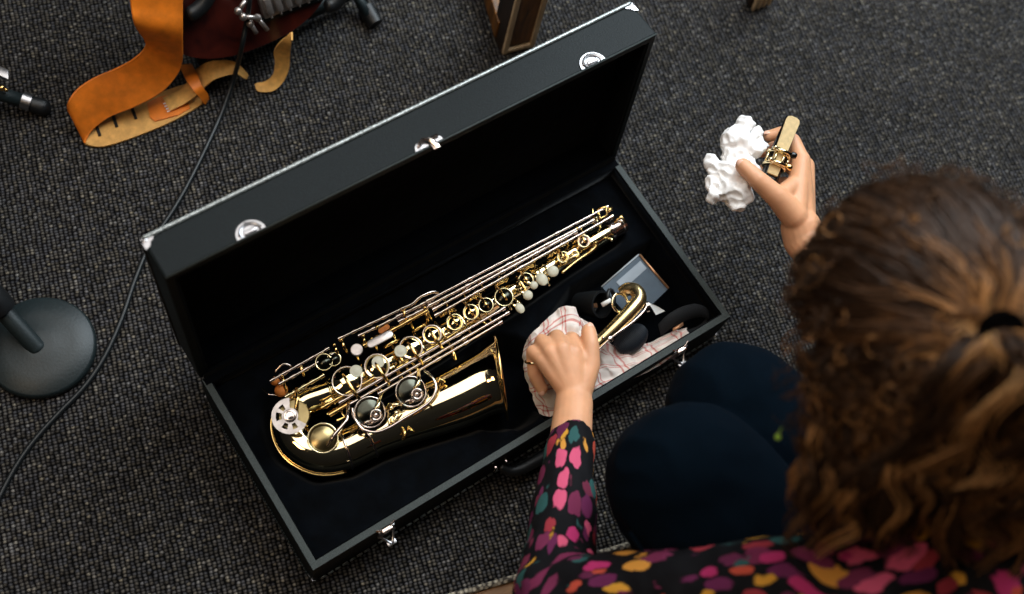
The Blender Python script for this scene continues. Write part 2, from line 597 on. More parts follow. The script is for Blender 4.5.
# lid ---------------------------------------------------------------
AN = 0.0821; TL = 0.0529
lup = V((0, math.sin(AN), math.cos(AN))); lbk = V((0, math.cos(AN), -math.sin(AN)))
hinge = V((0, Wc + 0.0005, Hc))
def lidp(x, s, t):           # x along, s up from hinge, t back from the opening
    return hinge + V((x, 0, 0)) + lup * s + lbk * t
bm = B()
tray(bm, 0, Lc, 0, Wc, 0, TL, TH, lambda x, y, z: lidp(x, y, TL - z))
lid = obj('lid', bm, M['tolex'], case, smooth=False)
bm = B()
for x0, x1, s0, s1, t0, t1 in ((TH, Lc - TH, TH, Wc - TH, TL - TH - 0.005, TL - TH - .0005),
                               (TH + .0003, TH + 0.004, TH, Wc - TH, 0.002, TL - TH), (Lc - TH - 0.004, Lc - TH - .0003, TH, Wc - TH, 0.002, TL - TH),
                               (TH, Lc - TH, Wc - TH - 0.004, Wc - TH - .0003, 0.002, TL - TH), (TH, Lc - TH, TH + .0003, TH + 0.004, 0.002, TL - TH), (TH * .5, Lc - TH * .5, .0015, TH + .004, -.0022, .004)):
    box(bm, lidp((x0 + x1) / 2, (s0 + s1) / 2, (t0 + t1) / 2), V(((x1 - x0) / 2, 0, 0)), lup * ((s1 - s0) / 2), lbk * ((t1 - t0) / 2))
obj('lid_lining', bm, M['plush'], lid, smooth=False)
# piping along the outer edge of the lid
bm = B()
def cord(bm, p, q, r, pitch=0.006):
    n = max(2, int((q - p).length / (pitch / 2)))
    tube(bm, [p.lerp(q, i / n) for i in range(n + 1)], [r * (1.0 if i % 2 else 0.82) for i in range(n + 1)], 8)
cord(bm, lidp(0.002, Wc + .001, TL), lidp(Lc - 0.002, Wc + .001, TL), 0.0028)
obj('lid_piping', bm, M['piping'], lid)
for x in (0, Lc):
    bm = B()
    cord(bm, lidp(x, 0.004, TL), lidp(x, Wc - .004, TL), 0.0022)
    obj('lid_piping', bm, M['black_web'], lid)
bm = B()
tube(bm, [lidp(0.001, Wc - .0002, .0005), lidp(Lc - .001, Wc - .0002, .0005)], 0.0011, 6)
obj('lid_lip_beading', bm, M['shell_rim'], lid)
for p, q in ((V((0.01, -0.001, 0.004)), V((Lc - 0.01, -0.001, 0.004))), (V((-0.001, 0.01, 0.004)), V((-0.001, Wc - .01, 0.004)))):
    bm = B()
    n = 60
    for i in range(n):
        a, b = p.lerp(q, i / n), p.lerp(q, (i + 0.72) / n)
        rod(bm, a, b, 0.0017, 6)  # separate dashes stand in for glints along the cord piping
    obj('base_piping', bm, M['black_metal'] if p.x < 0 else M['piping'], base)
def corner(parent, c, ax, ay, az, r=0.013):
    """metal cap over a box corner; ax, ay, az point inwards along the edges"""
    bm = B()
    t = 0.0012
    for u, w, n in ((ax, ay, az), (ay, az, ax), (az, ax, ay)):
        out = [(0, 0)] + [(r * (0.75 + 0.25 * abs(math.cos(2 * a))) * math.cos(a), r * (0.75 + 0.25 * abs(math.cos(2 * a))) * math.sin(a)) for a in (PI / 2 * k / 10 for k in range(11))]
        prism(bm, out, u, w, n, c - n * t, 0, t)
    ball(bm, c + (ax + ay + az) * 0.0026, 0.0048, 12)
    ball(bm, c + ax * r * .6 + ay * r * .45 - az * t, 0.0022, 8)
    obj('corner_protector', bm, M['chrome'], parent, auto=0.6)
X = V((1, 0, 0)); Y = V((0, 1, 0))
corner(lid, lidp(0, Wc, TL), X, -lup, -lbk)
corner(lid, lidp(Lc, Wc, TL), -X, -lup, -lbk)
corner(base, V((0, 0, 0.002)), X, Y, UP)
corner(base, V((Lc, 0, 0.002)), -X, Y, UP)
corner(base, V((0, Wc, 0.002)), X, -Y, UP)
# catch plates on the lid front wall
def half_disc(bm, c, u, w, n, r, t):
    out = [(r * math.cos(a), r * math.sin(a)) for a in (PI * k / 16 for k in range(17))]
    prism(bm, out, u, w, n, c, 0, t)
for x, kind in ((0.100, 0), (0.320, 1), (0.546, 0)):
    c = lidp(x, Wc + .0003, 0.0015)
    bm = B()
    if kind == 0:
        half_disc(bm, c, X, lbk, lup, 0.0165, 0.0012)
        pl = obj('catch_plate', bm, M['chrome'], lid, auto=0.5)
        bm = B()
        ring(bm, c + lup * .0016 + lbk * .001, lup, 0.0115, 0.0022, 18, 8, 0, 2 * PI)
        bm2 = [v for v in bm.verts if (v.co - c).dot(lbk) < -0.001]
        bmesh.ops.delete(bm, geom=bm2, context='VERTS')
        box(bm, c + lup * .0025 + lbk * .003, X * .0075, lbk * .0022, lup * .0016, .0008)
        obj('catch_loop', bm, M['chrome'], pl, auto=0.6)
        bm = B()
        for sx in (-.012, .012):
            ball(bm, c + X * sx + lbk * .004 + lup * .0015, 0.0018, 8)
        ball(bm, c + lbk * .0135 + lup * .0015, 0.0018, 8)
        obj('rivet', bm, M['nickel'], pl)
    else:
        half_disc(bm, c - X * .009, X, lbk, lup, 0.0085, 0.0014)
        half_disc(bm, c + X * .009, X, lbk, lup, 0.0085, 0.0014)
        pl = obj('lock_plate', bm, M['chrome'], lid, auto=0.5)
        bm = B()
        tube(bm, spline([c + X * -.012 + lbk * .004 + lup * .003, c + X * -.004 + lbk * .008 + lup * .005, c + X * .003 + lbk * .003 + lup * .005, c + X * .004 - lbk * .006 + lup * .003], 5), 0.0022, 8)
        box(bm, c + X * .005 - lbk * .003 + lup * .002, X * .004, lbk * .005, lup * .001, .0008)
        tube(bm, [c + X * .004 + lbk * .006 + lup * .003, c + X * .014 + lbk * .006 + lup * .003], 0.0022, 8)
        obj('lock_hook', bm, M['nickel'], pl, auto=0.6)
# draw latches on the base front wall
for x in (0.100, 0.553):
    bm = B()
    box(bm, V((x, -0.0012, Hc - 0.018)), X * .011, Y * .0012, UP * .016, .0008)
    pl = obj('latch_plate', bm, M['chrome'], base, auto=0.5)
    bm = B()
    box(bm, V((x, -0.003, Hc - 0.003)), X * .007, Y * .003, UP * .0032, .001)
    for sx in (-1, 1):
        rod(bm, V((x + sx * .006, -.001, Hc + .001)), V((x + sx * .013, .002, Hc + .002)), .0013, 8)
    box(bm, V((x, -.004, Hc - .012)), X * .0045, Y * .0015, UP * .009, .0008)
    obj('latch_loop', bm, M['nickel'], pl, auto=0.6)
    bm = B()
    tube(bm, spline([V((x - .009, -.004, Hc - .02)), V((x - .004, -.012, Hc - .024)), V((x, -.017, Hc - .025)), V((x + .004, -.012, Hc - .024)), V((x + .009, -.004, Hc - .02))], 4), .0016, 8)
    rod(bm, V((x - .012, -.003, Hc - .02)), V((x + .012, -.003, Hc - .02)), .0017, 8)
    box(bm, V((x, -.016, Hc - .026)), X * .006, Y * .003, UP * .001, .0008)
    obj('latch_lever', bm, M['chrome'], pl, auto=0.6)
# handle
bm = B()
hx0, hx1 = 0.268, 0.378
pth = spline([V((hx0, -.004, .045)), V((hx0 + .012, -.016, .036)), V((hx0 + .035, -.02, .033)), V((hx1 - .035, -.02, .033)), V((hx1 - .012, -.016, .036)), V((hx1, -.004, .045))], 5)
tube(bm, pth, [.005 + .0035 * math.sin(PI * i / (len(pth) - 1)) for i in range(len(pth))], 10)
hd = obj('handle', bm, M['black_rubber'], case)
for x in (hx0, hx1):
    for dx in (-.008, .008):
        bm = B()
        box(bm, V((x + dx, -.003, .048)), X * .0012, Y * .003, UP * .009, .0005)
        obj('handle_bracket', bm, M['nickel'], hd, auto=0.6)

# ------------------------------------------------------------------ saxophone centre lines
bodypx = [(610, 231, .068), (560, 261, .068), (500, 299, .067), (440, 335, .067), (390, 363, .066), (345, 388, .065)]
body_path = [at(*p) for p in bodypx]
bowpx = [(345, 388, .065), (322, 396, .064), (302, 404, .063), (291, 420, .062), (298, 441, .062), (320, 453, .062), (345, 449, .062), (375, 434, .063)]
bellpx = [(375, 434, .063), (402, 422, .065), (430, 410, .067), (458, 398, .070), (480, 387, .073), (491, 382, .0755), (497, 379, .077), (501, 377.5, .078)]
bell_path = [at(*p) for p in bellpx]
bell_r = [.0262, .0300, .0350, .0385, .0400, .0425, .0465, .0535]

# lining as a sculpted height field ---------------------------------
segs = []
def addsegs(path, rads):
    for i in range(len(path) - 1):
        segs.append((path[i].xy, path[i + 1].xy, rads[i], rads[i + 1]))
addsegs(body_path, [.02, .022, .026, .03, .034, .036])
addsegs([at(*p) for p in bowpx], [.036] * 8)
addsegs(bell_path, [.036, .038, .042, .046, .05, .056, .062, .066])
comp = [at(*p).xy for p in ((560, 318, .04), (640, 258, .04), (700, 312, .04), (600, 392, .04))]
def seg_d(p, s):
    a, b, ra, rb = s
    ab = b - a
    t = max(0, min(1, (p - a).dot(ab) / ab.length_squared))
    return (p - (a + ab * t)).length - (ra + (rb - ra) * t)
def smooth(e0, e1, x):
    t = max(0, min(1, (x - e0) / (e1 - e0)))
    return t * t * (3 - 2 * t)
def lining_z(p):
    d = min(seg_d(p, s) for s in segs)
    z = 0.012 + (0.060 - 0.012) * smooth(-0.014, 0.006, d)
    x, y = p
    # accessory compartment, front right
    cx0, cx1, cy0, cy1 = 0.352, Lc - 0.02, 0.018, 0.150
    dd = max(cx0 - x, x - cx1, cy0 - y, y - cy1, (y - 0.115) - (x - 0.40) * 0.42)
    z = min(z, 0.016 + (0.060 - 0.016) * smooth(-0.006, 0.006, dd))
    z += 0.0016 * noise.noise(V((x * 40, y * 40, 1))) + 0.0009 * noise.noise(V((x * 120, y * 120, 5)))
    return z
bm = B()
nx, ny = 190, 84
x0, x1, y0, y1 = TH, Lc - TH, TH, Wc - TH
grid = [[bm.verts.new((x0 + (x1 - x0) * i / nx, y0 + (y1 - y0) * j / ny, lining_z(V((x0 + (x1 - x0) * i / nx, y0 + (y1 - y0) * j / ny))))) for i in range(nx + 1)] for j in range(ny + 1)]
for j in range(ny):
    for i in range(nx):
        bm.faces.new((grid[j][i], grid[j][i + 1], grid[j + 1][i + 1], grid[j + 1][i]))
for a0, a1, b0, b1 in ((x0, x1, y0 + .0003, y0 + .002), (x0, x1, y1 - .002, y1 - .0003), (x0 + .0003, x0 + .002, y0, y1), (x1 - .002, x1 - .0003, y0, y1)):
    abox(bm, a0, a1, b0, b1, 0.05, Hc - 0.002)
abox(bm, TH * .3, Lc - TH * .3, Wc - TH - .001, Wc - .0004, Hc - .004, Hc + .0012, .0005)
obj('plush_lining', bm, M['plush'], case)

# ================================================================== SAXOPHONE
sax = thing('saxophone', 'gold lacquered alto saxophone body lying in the plush of the open case', 'saxophone', at(400, 380, .01))
ua = (body_path[0] - body_path[-1]).normalized()          # along the body, towards the top
un_ = V((-ua.y, ua.x, 0)).normalized()                    # across, towards the hinge side
def sxp(pts, n=6):
    return [V(p) for p in spline(pts, n)]
bm = B()
pp = sxp(body_path)
tube(bm, pp, [.0118 + (.0202 - .0118) * i / (len(pp) - 1) for i in range(len(pp))], 28)
bt = obj('body_tube', bm, M['gold'], sax, auto=1.0)
bm = B()
pp = sxp([at(*p) for p in bowpx], 6)
tube(bm, pp, [.0203 + (.0264 - .0203) * (i / (len(pp) - 1)) ** .8 for i in range(len(pp))], 28)
bow = obj('bow', bm, M['gold'], sax, auto=1.0)
for i, dr in ((4, .0016), (len(pp) - 7, .0016), (len(pp) - 3, .0016)):
    bm = B()
    r = .0203 + (.0264 - .0203) * (i / (len(pp) - 1)) ** .8
    ring(bm, pp[i], pp[i + 1] - pp[i - 1], r + .0004, .0018, 36, 8)
    obj('bow_band', bm, M['nickel'] if i > 20 else M['gold'], bow)
# guard bead around the outside of the bow
bm = B()
cen = at(320, 420, .045)
pts = []
for k in range(len(pp)):
    if 10 < k < 36:
        t = (pp[min(k + 1, len(pp) - 1)] - pp[k - 1]).normalized()
        out = t.cross(UP); out = out if (out.dot(pp[k] - cen) > 0) else -out
        pts.append(pp[k] + out * (.0203 + .0061 * (k / (len(pp) - 1)) ** .8 + .0012) - UP * .006)
tube(bm, pts, .0021, 8)
obj('bow_guard', bm, M['deep_gold'], bow)
bm = B()
sp = spline([tuple(p) + (r,) for p, r in zip(bell_path, bell_r)], 6)
bax = (bell_path[-1] - bell_path[-4]).normalized()
bvw = (bell_path[-1] - CAM_C).normalized()
bdir = (RX * .058 + RY * .998).cross(bvw).normalized()
if bdir.dot(bax) < 0: bdir = -bdir
bdir = (bdir * .75 + bax * .25).normalized()
outer = [V(p[:3]) for p in sp]
rr = [p[3] for p in sp]
path = outer + [outer[-1] - bdir * .0006] + outer[::-1][1:]
rads = rr + [rr[-1] - .0016] + [r - .0016 for r in rr[::-1][1:]]
# cross-sections that turn gradually towards the rim plane
nO = len(outer)
fr_ = []
for i in range(nO):
    t = (outer[min(i + 1, nO - 1)] - outer[max(i - 1, 0)]).normalized()
    k = max(0.0, (i / (nO - 1) - .55) / .45) ** 1.5
    fr_.append((t * (1 - k) + bdir * k).normalized())
def hoop(i, dr):
    a, b = frame(fr_[i])
    return [bm.verts.new(outer[i] + (a * math.cos(2 * PI * k / 48) + b * math.sin(2 * PI * k / 48)) * (rr[i] + dr)) for k in range(48)]
hs_ = [hoop(i, 0) for i in range(nO)] + [hoop(i, -.0016) for i in range(nO - 1, -1, -1)]
for r0_, r1_ in zip(hs_, hs_[1:]):
    for k in range(48):
        bm.faces.new((r0_[k], r0_[(k + 1) % 48], r1_[(k + 1) % 48], r1_[k]))
bell = obj('bell', bm, M['gold'], sax, auto=1.0)
bm = B()
ring(bm, outer[-1], bdir, rr[-1], .0019, 56, 10)
obj('bell_rim', bm, M['deep_gold'], bell)
# neck receiver at the top
top = body_path[0]
bm = B()
lathe(bm, top - ua * .004, ua, [(0.0, 0), (.0138, 0), (.0146, .002), (.0146, .005), (.0132, .007), (.0132, .020), (.0142, .021), (.0142, .025), (.0118, .025), (.0112, .010), (0, .010)], 28)
rec = obj('neck_receiver', bm, M['nickel'], sax, auto=0.6)
bm = B()
s0 = at(618, 226, .072)
ring(bm, s0, V((.4, -.3, .85)), .0055, .0016, 20, 8)
rod(bm, s0 + ua * .004, at(610, 229, .072), .002)
tube(bm, [at(614, 222, .085), at(621, 217, .088), at(626, 223, .085)], [.0022, .003, .0016], 8)
obj('receiver_screw', bm, M['deep_gold'], rec)

cups = []
def cup(px, py, z, r, mat='gold', tilt=None, h=.007, pearl=None, name='key_cup', rimmat=None, pr=.0072):
    c = at(px, py, z)
    ax = V(tilt).normalized() if tilt else V((-.08, -.10, 1)).normalized()
    bm = B()
    lathe(bm, c, ax, [(0, -h - .012), (r * .86, -h - .012), (r * .88, -h), (r, -h * .95), (r * 1.02, -h * .5), (r * .98, -.0005), (r * .9, .0004), (r * .8, -.0008), (r * .6, .0006), (r * .4, .0017), (r * .2, .0024), (0, .0026)], 36)
    o = obj(name, bm, M[mat], sax, auto=0.7)
    bm = B()
    ring(bm, c - ax * .0006, ax, r * .98, .0011, 36, 8)
    obj('cup_bead', bm, M[rimmat or 'nickel'], o)
    if pearl:
        pc = at(pearl[0], pearl[1], z + .003)
        bm = B()
        lathe(bm, pc, ax, [(0, -.004), (pr * 1.0, -.004), (pr * 1.1, -.001), (pr * 1.02, .0006), (pr * .95, .0002), (pr * .6, .0012), (0, .0016)], 24)
        obj('pearl', bm, M['pearl'], o)
    return o, c, ax
# right-hand stack
for px, py, r, pe in ((347, 381, .0185, (356, 371)), (377, 366, .0155, (378, 362)), (411, 347.5, .0145, (400.5, 351)), (432, 334, .0118, None)):
    o, c, ax = cup(px, py, .100, r, 'gold', pearl=pe)
    # key arm across the cup down to the lower rods
    bm = B()
    e = c + ua * .002 - un_ * (r + .012) - UP * .004
    tube(bm, [c - un_ * 0.0 + ax * .0022 + un_ * r * .55, c + ax * .003, c - un_ * r + ax * .002, e], [.0013, .0022, .002, .0024], 8)
    obj('key_arm', bm, M['deep_gold'], o)
# upper stack
for px, py, r, mt, zz in ((455, 322, .0105, 'gold', .096), (471, 312, .0100, 'gold', .096), (486, 305, .0095, 'dark_pad', .096), (504, 297, .0120, 'dark_pad', .094), (526, 280, .0098, 'dark_pad', .092), (563, 257, .0075, 'gold', .09), (584, 241, .0085, 'nickel', .09)):
    o, c, ax = cup(px, py, zz, r, mt, rimmat='gold')
    bm = B()
    tube(bm, [c - un_ * r * .5 + ax * .002, c + ax * .003, c + un_ * (r + .008)], [.0015, .002, .0018], 8)
    obj('key_arm', bm, M['deep_gold'], o)
# pearl touches of the left hand
for px, py, rx, ln, zz in ((553, 271, .0078, 0, .1), (542, 279, .0074, .002, .1), (534, 285, .0054, 0, .1), (528, 295, .0066, 0, .098), (520, 308, .0056, .002, .09)):
    c = at(px, py, zz)
    bm = B()
    prof = [(0, -.004), (rx * .9, -.004), (rx, -.001), (rx * .94, .0004), (rx * .5, .0014), (0, .0016)]
    lathe(bm, c, V((-.1, -.15, 1)), prof, 24)
    for v in bm.verts:
        d = (v.co - c).dot(un_)
        v.co += un_ * (d / rx) * ln
    o = obj('key_touch', bm, M['pearl'], sax, auto=1.0)
    bm = B()
    tube(bm, [c - UP * .004, c - UP * .006 + un_ * .012 - ua * .004, c - UP * .010 + un_ * .02 - ua * .004], [.0028, .002, .002], 8)
    obj('touch_arm', bm, M['gold'], o)
# chunky posts and small brackets along the upper stack
for k in range(15):
    f = .03 + k * .064
    c = body_path[0].lerp(body_path[-1], f)
    rad = .0122 + (.0245 - .0122) * f
    for side in ((1,) if k % 2 else (1, -1)):
        b0 = c + un_ * side * rad * .75 + UP * rad * .6
        b1 = c + un_ * side * (rad + .009) + UP * (rad * .75 + .006)
        if side < 0 and f < .38: b1 = c + un_ * side * (rad + .003) + UP * (rad * .8 + .004)
        bm = B()
        tube(bm, [b0, b1], [.0021, .0017], 8)
        ball(bm, b1, .0027, 10)
        obj('post', bm, M['deep_gold'] if k % 3 else M['gold'], sax)
# tone-hole chimneys, rollers and short link rods filling the stack
for k in range(16):
    f = .12 + k * .05
    c = body_path[0].lerp(body_path[-1], f)
    rad = .0122 + (.0245 - .0122) * f
    s = (-1) ** k
    p = c + un_ * (rad * .62 * s) + UP * (rad * .85 + .003)
    bm = B()
    tube(bm, [p - ua * .012, p - ua * .002 + UP * .002, p + ua * .012], [.0019, .0024, .0019], 8)
    ball(bm, p + ua * .006, .0034, 10)
    obj('link_rod', bm, M['gold'] if k % 2 else M['deep_gold'], sax)
for k in range(9):
    f = .3 + k * .075
    c = body_path[0].lerp(body_path[-1], f)
    rad = .0122 + (.0245 - .0122) * f
    bm = B()
    pts = [c - un_ * (rad + .012) + UP * (rad * .55 + .012), c - un_ * rad * .5 + UP * (rad + .008), c + un_ * rad * .4 + UP * (rad + .006)]
    tube(bm, [V(p) for p in spline(pts, 4)], .0019, 8)
    obj('key_lever', bm, M['deep_gold'] if k % 2 else M['gold'], sax)
# lower rods beside the stack
def rods(lst, mat='nickel', r=.0019):
    for (ax_, ay_, az_), (bx_, by_, bz_) in lst:
        p, q = at(ax_, ay_, az_), at(bx_, by_, bz_)
        bm = B()
        rod(bm, p, q, r, 10)
        d = (q - p).normalized()
        L = (q - p).length
        for f in (.0, .22, .47, .71, 1.0):
            c = p + d * (L * f)
            rod(bm, c - d * .003, c + d * .003, r * 1.55, 10)
        obj('hinge_rod', bm, M[mat], sax, auto=0.7)
rods([((341, 402, .098), (503, 309, .098)), ((352, 403, .096), (507, 313.5, .096)), ((380, 393, .092), (500, 323, .092))], 'nickel', .0018)
rods([((327, 405, .095), (372, 379, .097)), ((331, 414, .09), (350, 403, .09))], 'deep_gold', .0022)
# long rods on the hinge side
rods([((428, 300.5, .104), (606, 207.5, .098)), ((430, 305, .102), (592, 221, .096)), ((434, 309, .099), (575, 232, .094)), ((436, 315, .094), (611, 217, .092))], 'nickel', .0020)
rods([((272, 380, .095), (327, 349, .098)), ((281, 383, .092), (333, 354, .095)), ((340, 338, .104), (401, 309, .104)), ((360, 335, .098), (420, 306, .098)), ((398, 316, .1), (432, 299, .1)), ((400, 321, .098), (436, 303, .098))], 'nickel', .0019)
rods([((365, 345, .096), (425, 312, .098))], 'deep_gold', .0026)
rods([((287, 396, .09), (322, 376, .09))], 'gold', .0019)
# side key touches
for px, py, r, mt in ((356.7, 349.7, .0078, 'satin_metal'),):
    bm = B()
    lathe(bm, at(px, py, .104), V((-.1, -.1, 1)), [(0, -.002), (r, -.002), (r, .0006), (r * .9, .0012), (0, .0014)], 28)
    obj('side_key_touch', bm, M[mt], sax, auto=0.6)
def plate(px0, py0, px1, py1, z, w, mat, name='side_key_plate', t=.0012):
    p, q = at(px0, py0, z), at(px1, py1, z)
    d = (q - p).normalized(); n = V((-d.y, d.x, 0)); L = (q - p).length
    out = [(L + w * math.sin(a), w * math.cos(a)) for a in (PI * k / 8 for k in range(9))] + [(-w * math.sin(a), -w * math.cos(a)) for a in (PI * k / 8 for k in range(9))]
    bm = B()
    prism(bm, out, d, n, UP, p, -t, t, .0008)
    return obj(name, bm, M[mat], sax, auto=0.6)
plate(371, 344, 389, 334.5, .102, .0052, 'satin_metal')
plate(381, 331, 387, 327, .102, .0035, 'cork', 'amber_key_roller')
for px, py, r in ((324, 362, .0105), (334, 359, .0085)):
    o, c, ax = cup(px, py, .097, r, 'dark_pad', h=.006, name='dark_key_cup', rimmat='gold')
for (a, b) in (((341, 340, .105), (347, 353, .098)), ((363, 336, .1), (365, 344, .1)), ((334, 345, .1), (338, 354, .098)), ((377, 327, .1), (381, 333, .1)), ((300, 365, .094), (304, 376, .088)), ((403, 309, .104), (407, 322, .096)), ((425, 308, .1), (428, 322, .095)), ((282, 376, .094), (286, 392, .086))):
    bm = B()
    tube(bm, [at(*a), at(*b)], [.0025, .002], 8)
    ball(bm, at(*a), .003, 10)
    obj('post', bm, M['deep_gold'], sax)
# plume of palm keys above the upper rods
bm = B()
tube(bm, [V(p) for p in spline([at(400, 309, .106), at(412, 304, .11), at(420, 297, .112), at(432, 292, .11), at(438, 293, .106)], 5)], .0024, 8)
obj('palm_key', bm, M['nickel'], sax)
bm = B()
tube(bm, [V(p) for p in spline([at(275, 372, .095), at(283, 364, .1), at(291, 366, .098)], 5)], .0016, 8)
tube(bm, [V(p) for p in spline([at(262, 388, .07), at(268, 394, .075), at(276, 395, .075)], 5)], .0013, 8)
obj('low_spring_wire', bm, M['nickel'], sax)
bm = B()
ball(bm, at(275, 381, .09), .0058, 16)
lathe(bm, at(281, 390, .086), V((-.2, -.1, 1)), [(0, -.006), (.0075, -.006), (.0085, -.002), (.006, .002), (0, .003)], 20)
obj('pivot_block', bm, M['cork'], sax)
# upper triangular brace with posts
bm = B()
tube(bm, [at(*p) for p in ((597, 209, .1), (606, 207, .1), (607, 215, .096), (600, 219, .094), (597, 209, .1))], .0018, 8)
obj('top_bracket', bm, M['deep_gold'], sax)
for a, b in (((592, 209, .1), (594, 224, .09)), ((607, 212, .098), (612, 208, .098)), ((577, 227, .098), (575, 236, .09))):
    bm = B()
    tube(bm, [at(*a), at(*b)], .0024, 8)
    obj('post', bm, M['deep_gold'], sax)
# octave mechanism along the front side
bm = B()
tube(bm, [V(p) for p in spline([at(562, 273, .088), at(568, 268, .086), at(578, 260, .085), at(590, 252, .085), at(596, 246, .086), at(595, 242, .088)], 5)], [.0022] * 15 + [.0028] * 11, 8)
obj('octave_lever', bm, M['deep_gold'], sax)
bm = B()
ring(bm, at(575, 254, .085), V((0, 0, 1)), .0045, .0012, 20, 8)
obj('octave_ring', bm, M['deep_gold'], sax)

# low C key with its pierced guard
c = at(290, 416, .100)
lx = V((-.05, -.1, 1)).normalized()
bm = B()
lathe(bm, at(294, 415, .09), lx, [(0, -.018), (.0175, -.018), (.019, -.004), (.0195, -.001), (.018, .001), (.008, 0), (0, .0008)], 36)
lc = obj('low_key_cup', bm, M['dull_gold'], sax, auto=0.6)
bm = B()
ga, gb = frame(lx, RX)
def sector(bm, r0, r1, a0, a1, t=.0010, n=24):
    out = [(r1 * math.cos(a), r1 * math.sin(a)) for a in (a0 + (a1 - a0) * k / n for k in range(n + 1))] + [(r0 * math.cos(a), r0 * math.sin(a)) for a in (a1 + (a0 - a1) * k / n for k in range(n + 1))]
    prism(bm, out, ga, gb, lx, c, -t, t)
D = math.radians
# image angles: ga points right, gb towards the viewer's bottom or top
sector(bm, .0170, .0222, D(95), D(335), n=48)
sector(bm, .0055, .0098, D(0), D(359.9), n=36)
for a0, a1 in ((95, 124), (148, 166), (204, 236), (262, 286), (308, 335)):
    sector(bm, .0096, .0172, D(a0), D(a1), n=8)
g = obj('low_key_guard', bm, M['satin_metal'], sax, auto=0.6)
bm = B()
lathe(bm, c, lx, [(0, -.003), (.0078, -.003), (.0082, .001), (.0075, .0022), (.0055, .0026), (.0048, .0014), (.003, .0016), (0, .0024)], 28)
obj('guard_screw', bm, M['nickel'], g, auto=0.6)
bm = B()
tube(bm, [at(296, 414, .094), at(297, 400, .094), at(296, 388, .092)], [.0028, .0024, .0024], 8)
obj('key_arm', bm, M['deep_gold'], lc)
# low B flat cup on the inside of the bow
o, c2, ax2 = cup(323, 438, .095, .0185, 'dull_gold', (-.02, -.1, 1), .008, rimmat='gold')
bm = B()
tube(bm, [at(327, 446, .099), at(335, 434, .101), at(347, 420, .102), at(349, 404, .096)], [.0012, .0028, .0026, .0026], 8)
obj('key_arm', bm, M['nickel'], o)
# thumb block and fittings inside the bow loop
bm = B()
box(bm, at(329, 402, .08), ua * .006, un_ * .005, UP * .006, .0015)
box(bm, at(333, 411, .083), ua * .009, un_ * .002, UP * .003, .001)
tube(bm, [at(331, 414, .09), at(339, 409, .09), at(345, 417, .088), at(337, 421, .086)], .0022, 8)
obj('brace_block', bm, M['deep_gold'], sax, auto=0.6)

# bell keys with wire guard
for px, py, ring_c, arm in ((370, 412, (376, 415), (381, 394)), (411, 391.5, (417, 394), (419, 370))):
    o, c, ax = cup(px, py, .108, .0190, 'dark_pad', (-.02, -.22, 1), .008, name='bell_key_cup', rimmat='nickel')
    bm = B()
    rc = at(*ring_c, .114)
    ring(bm, rc, ax, .0062, .0017, 24, 8)
    lathe(bm, rc - ax * .002, ax, [(0, -.002), (.0035, -.002), (.0035, .001), (0, .002)], 16)
    obj('guard_ring', bm, M['nickel'], o)
    bm = B()
    a = at(*arm, .106)
    tube(bm, [a, a.lerp(rc, .6) + UP * .003, rc + un_ * .006], [.003, .0026, .0022], 8)
    obj('key_arm', bm, M['gold'], o)
    for dx in (-9, -2):
        bm = B()
        tube(bm, [at(ring_c[0] + dx - 6, ring_c[1] + 9, .107), at(ring_c[0] + dx + 5, ring_c[1] + 5 , .109)], .0016, 8)
        obj('cup_clip', bm, M['nickel'], o)
gp = [(352, 408, .104), (355, 419, .106), (363, 429, .107), (376, 432, .108), (390, 427, .109), (405, 418, .110), (420, 409, .110), (431, 400, .110), (436, 388, .110), (432, 377, .108), (424, 371, .104)]
bm = B()
tube(bm, [V(p) for p in spline([at(*p) for p in gp], 6)], .0019, 10)
wg = obj('wire_guard', bm, M['nickel'], sax)
bm = B()
for a, b in (((390, 427, .109), (388, 412, .104)), ((392, 425, .109), (400, 409, .105)), ((388, 404, .107), (402, 405, .107)), ((363, 429, .106), (368, 437, .093)), ((428, 403, .108), (432, 408, .1))):
    tube(bm, [at(*a), at(*b)], .0019, 8)
ball(bm, at(396, 413, .106), .0034, 10); ball(bm, at(391, 408, .106), .003, 10)
obj('guard_stay', bm, M['gold'], wg)
bm = B()
tube(bm, [V(p) for p in spline([at(403, 440, .088), at(405, 434, .092), at(402, 428, .09)], 4)], .0022, 8)
ball(bm, at(409, 429, .092), .0022, 10)
tube(bm, [at(409, 429, .092), at(415, 432, .09)], .0012, 8)
obj('bell_stay_screw', bm, M['deep_gold'], sax)
# brace between the bell and the body
for pts in (((452, 348, .09), (455, 360, .09)), ((398, 371, .092), (402, 380, .094)), ((444, 383, .108), (440, 378, .108), (438, 386, .106))):
    bm = B()
    tube(bm, [at(*p) for p in pts], .0028, 8)
    obj('bell_brace', bm, M['deep_gold'], sax)

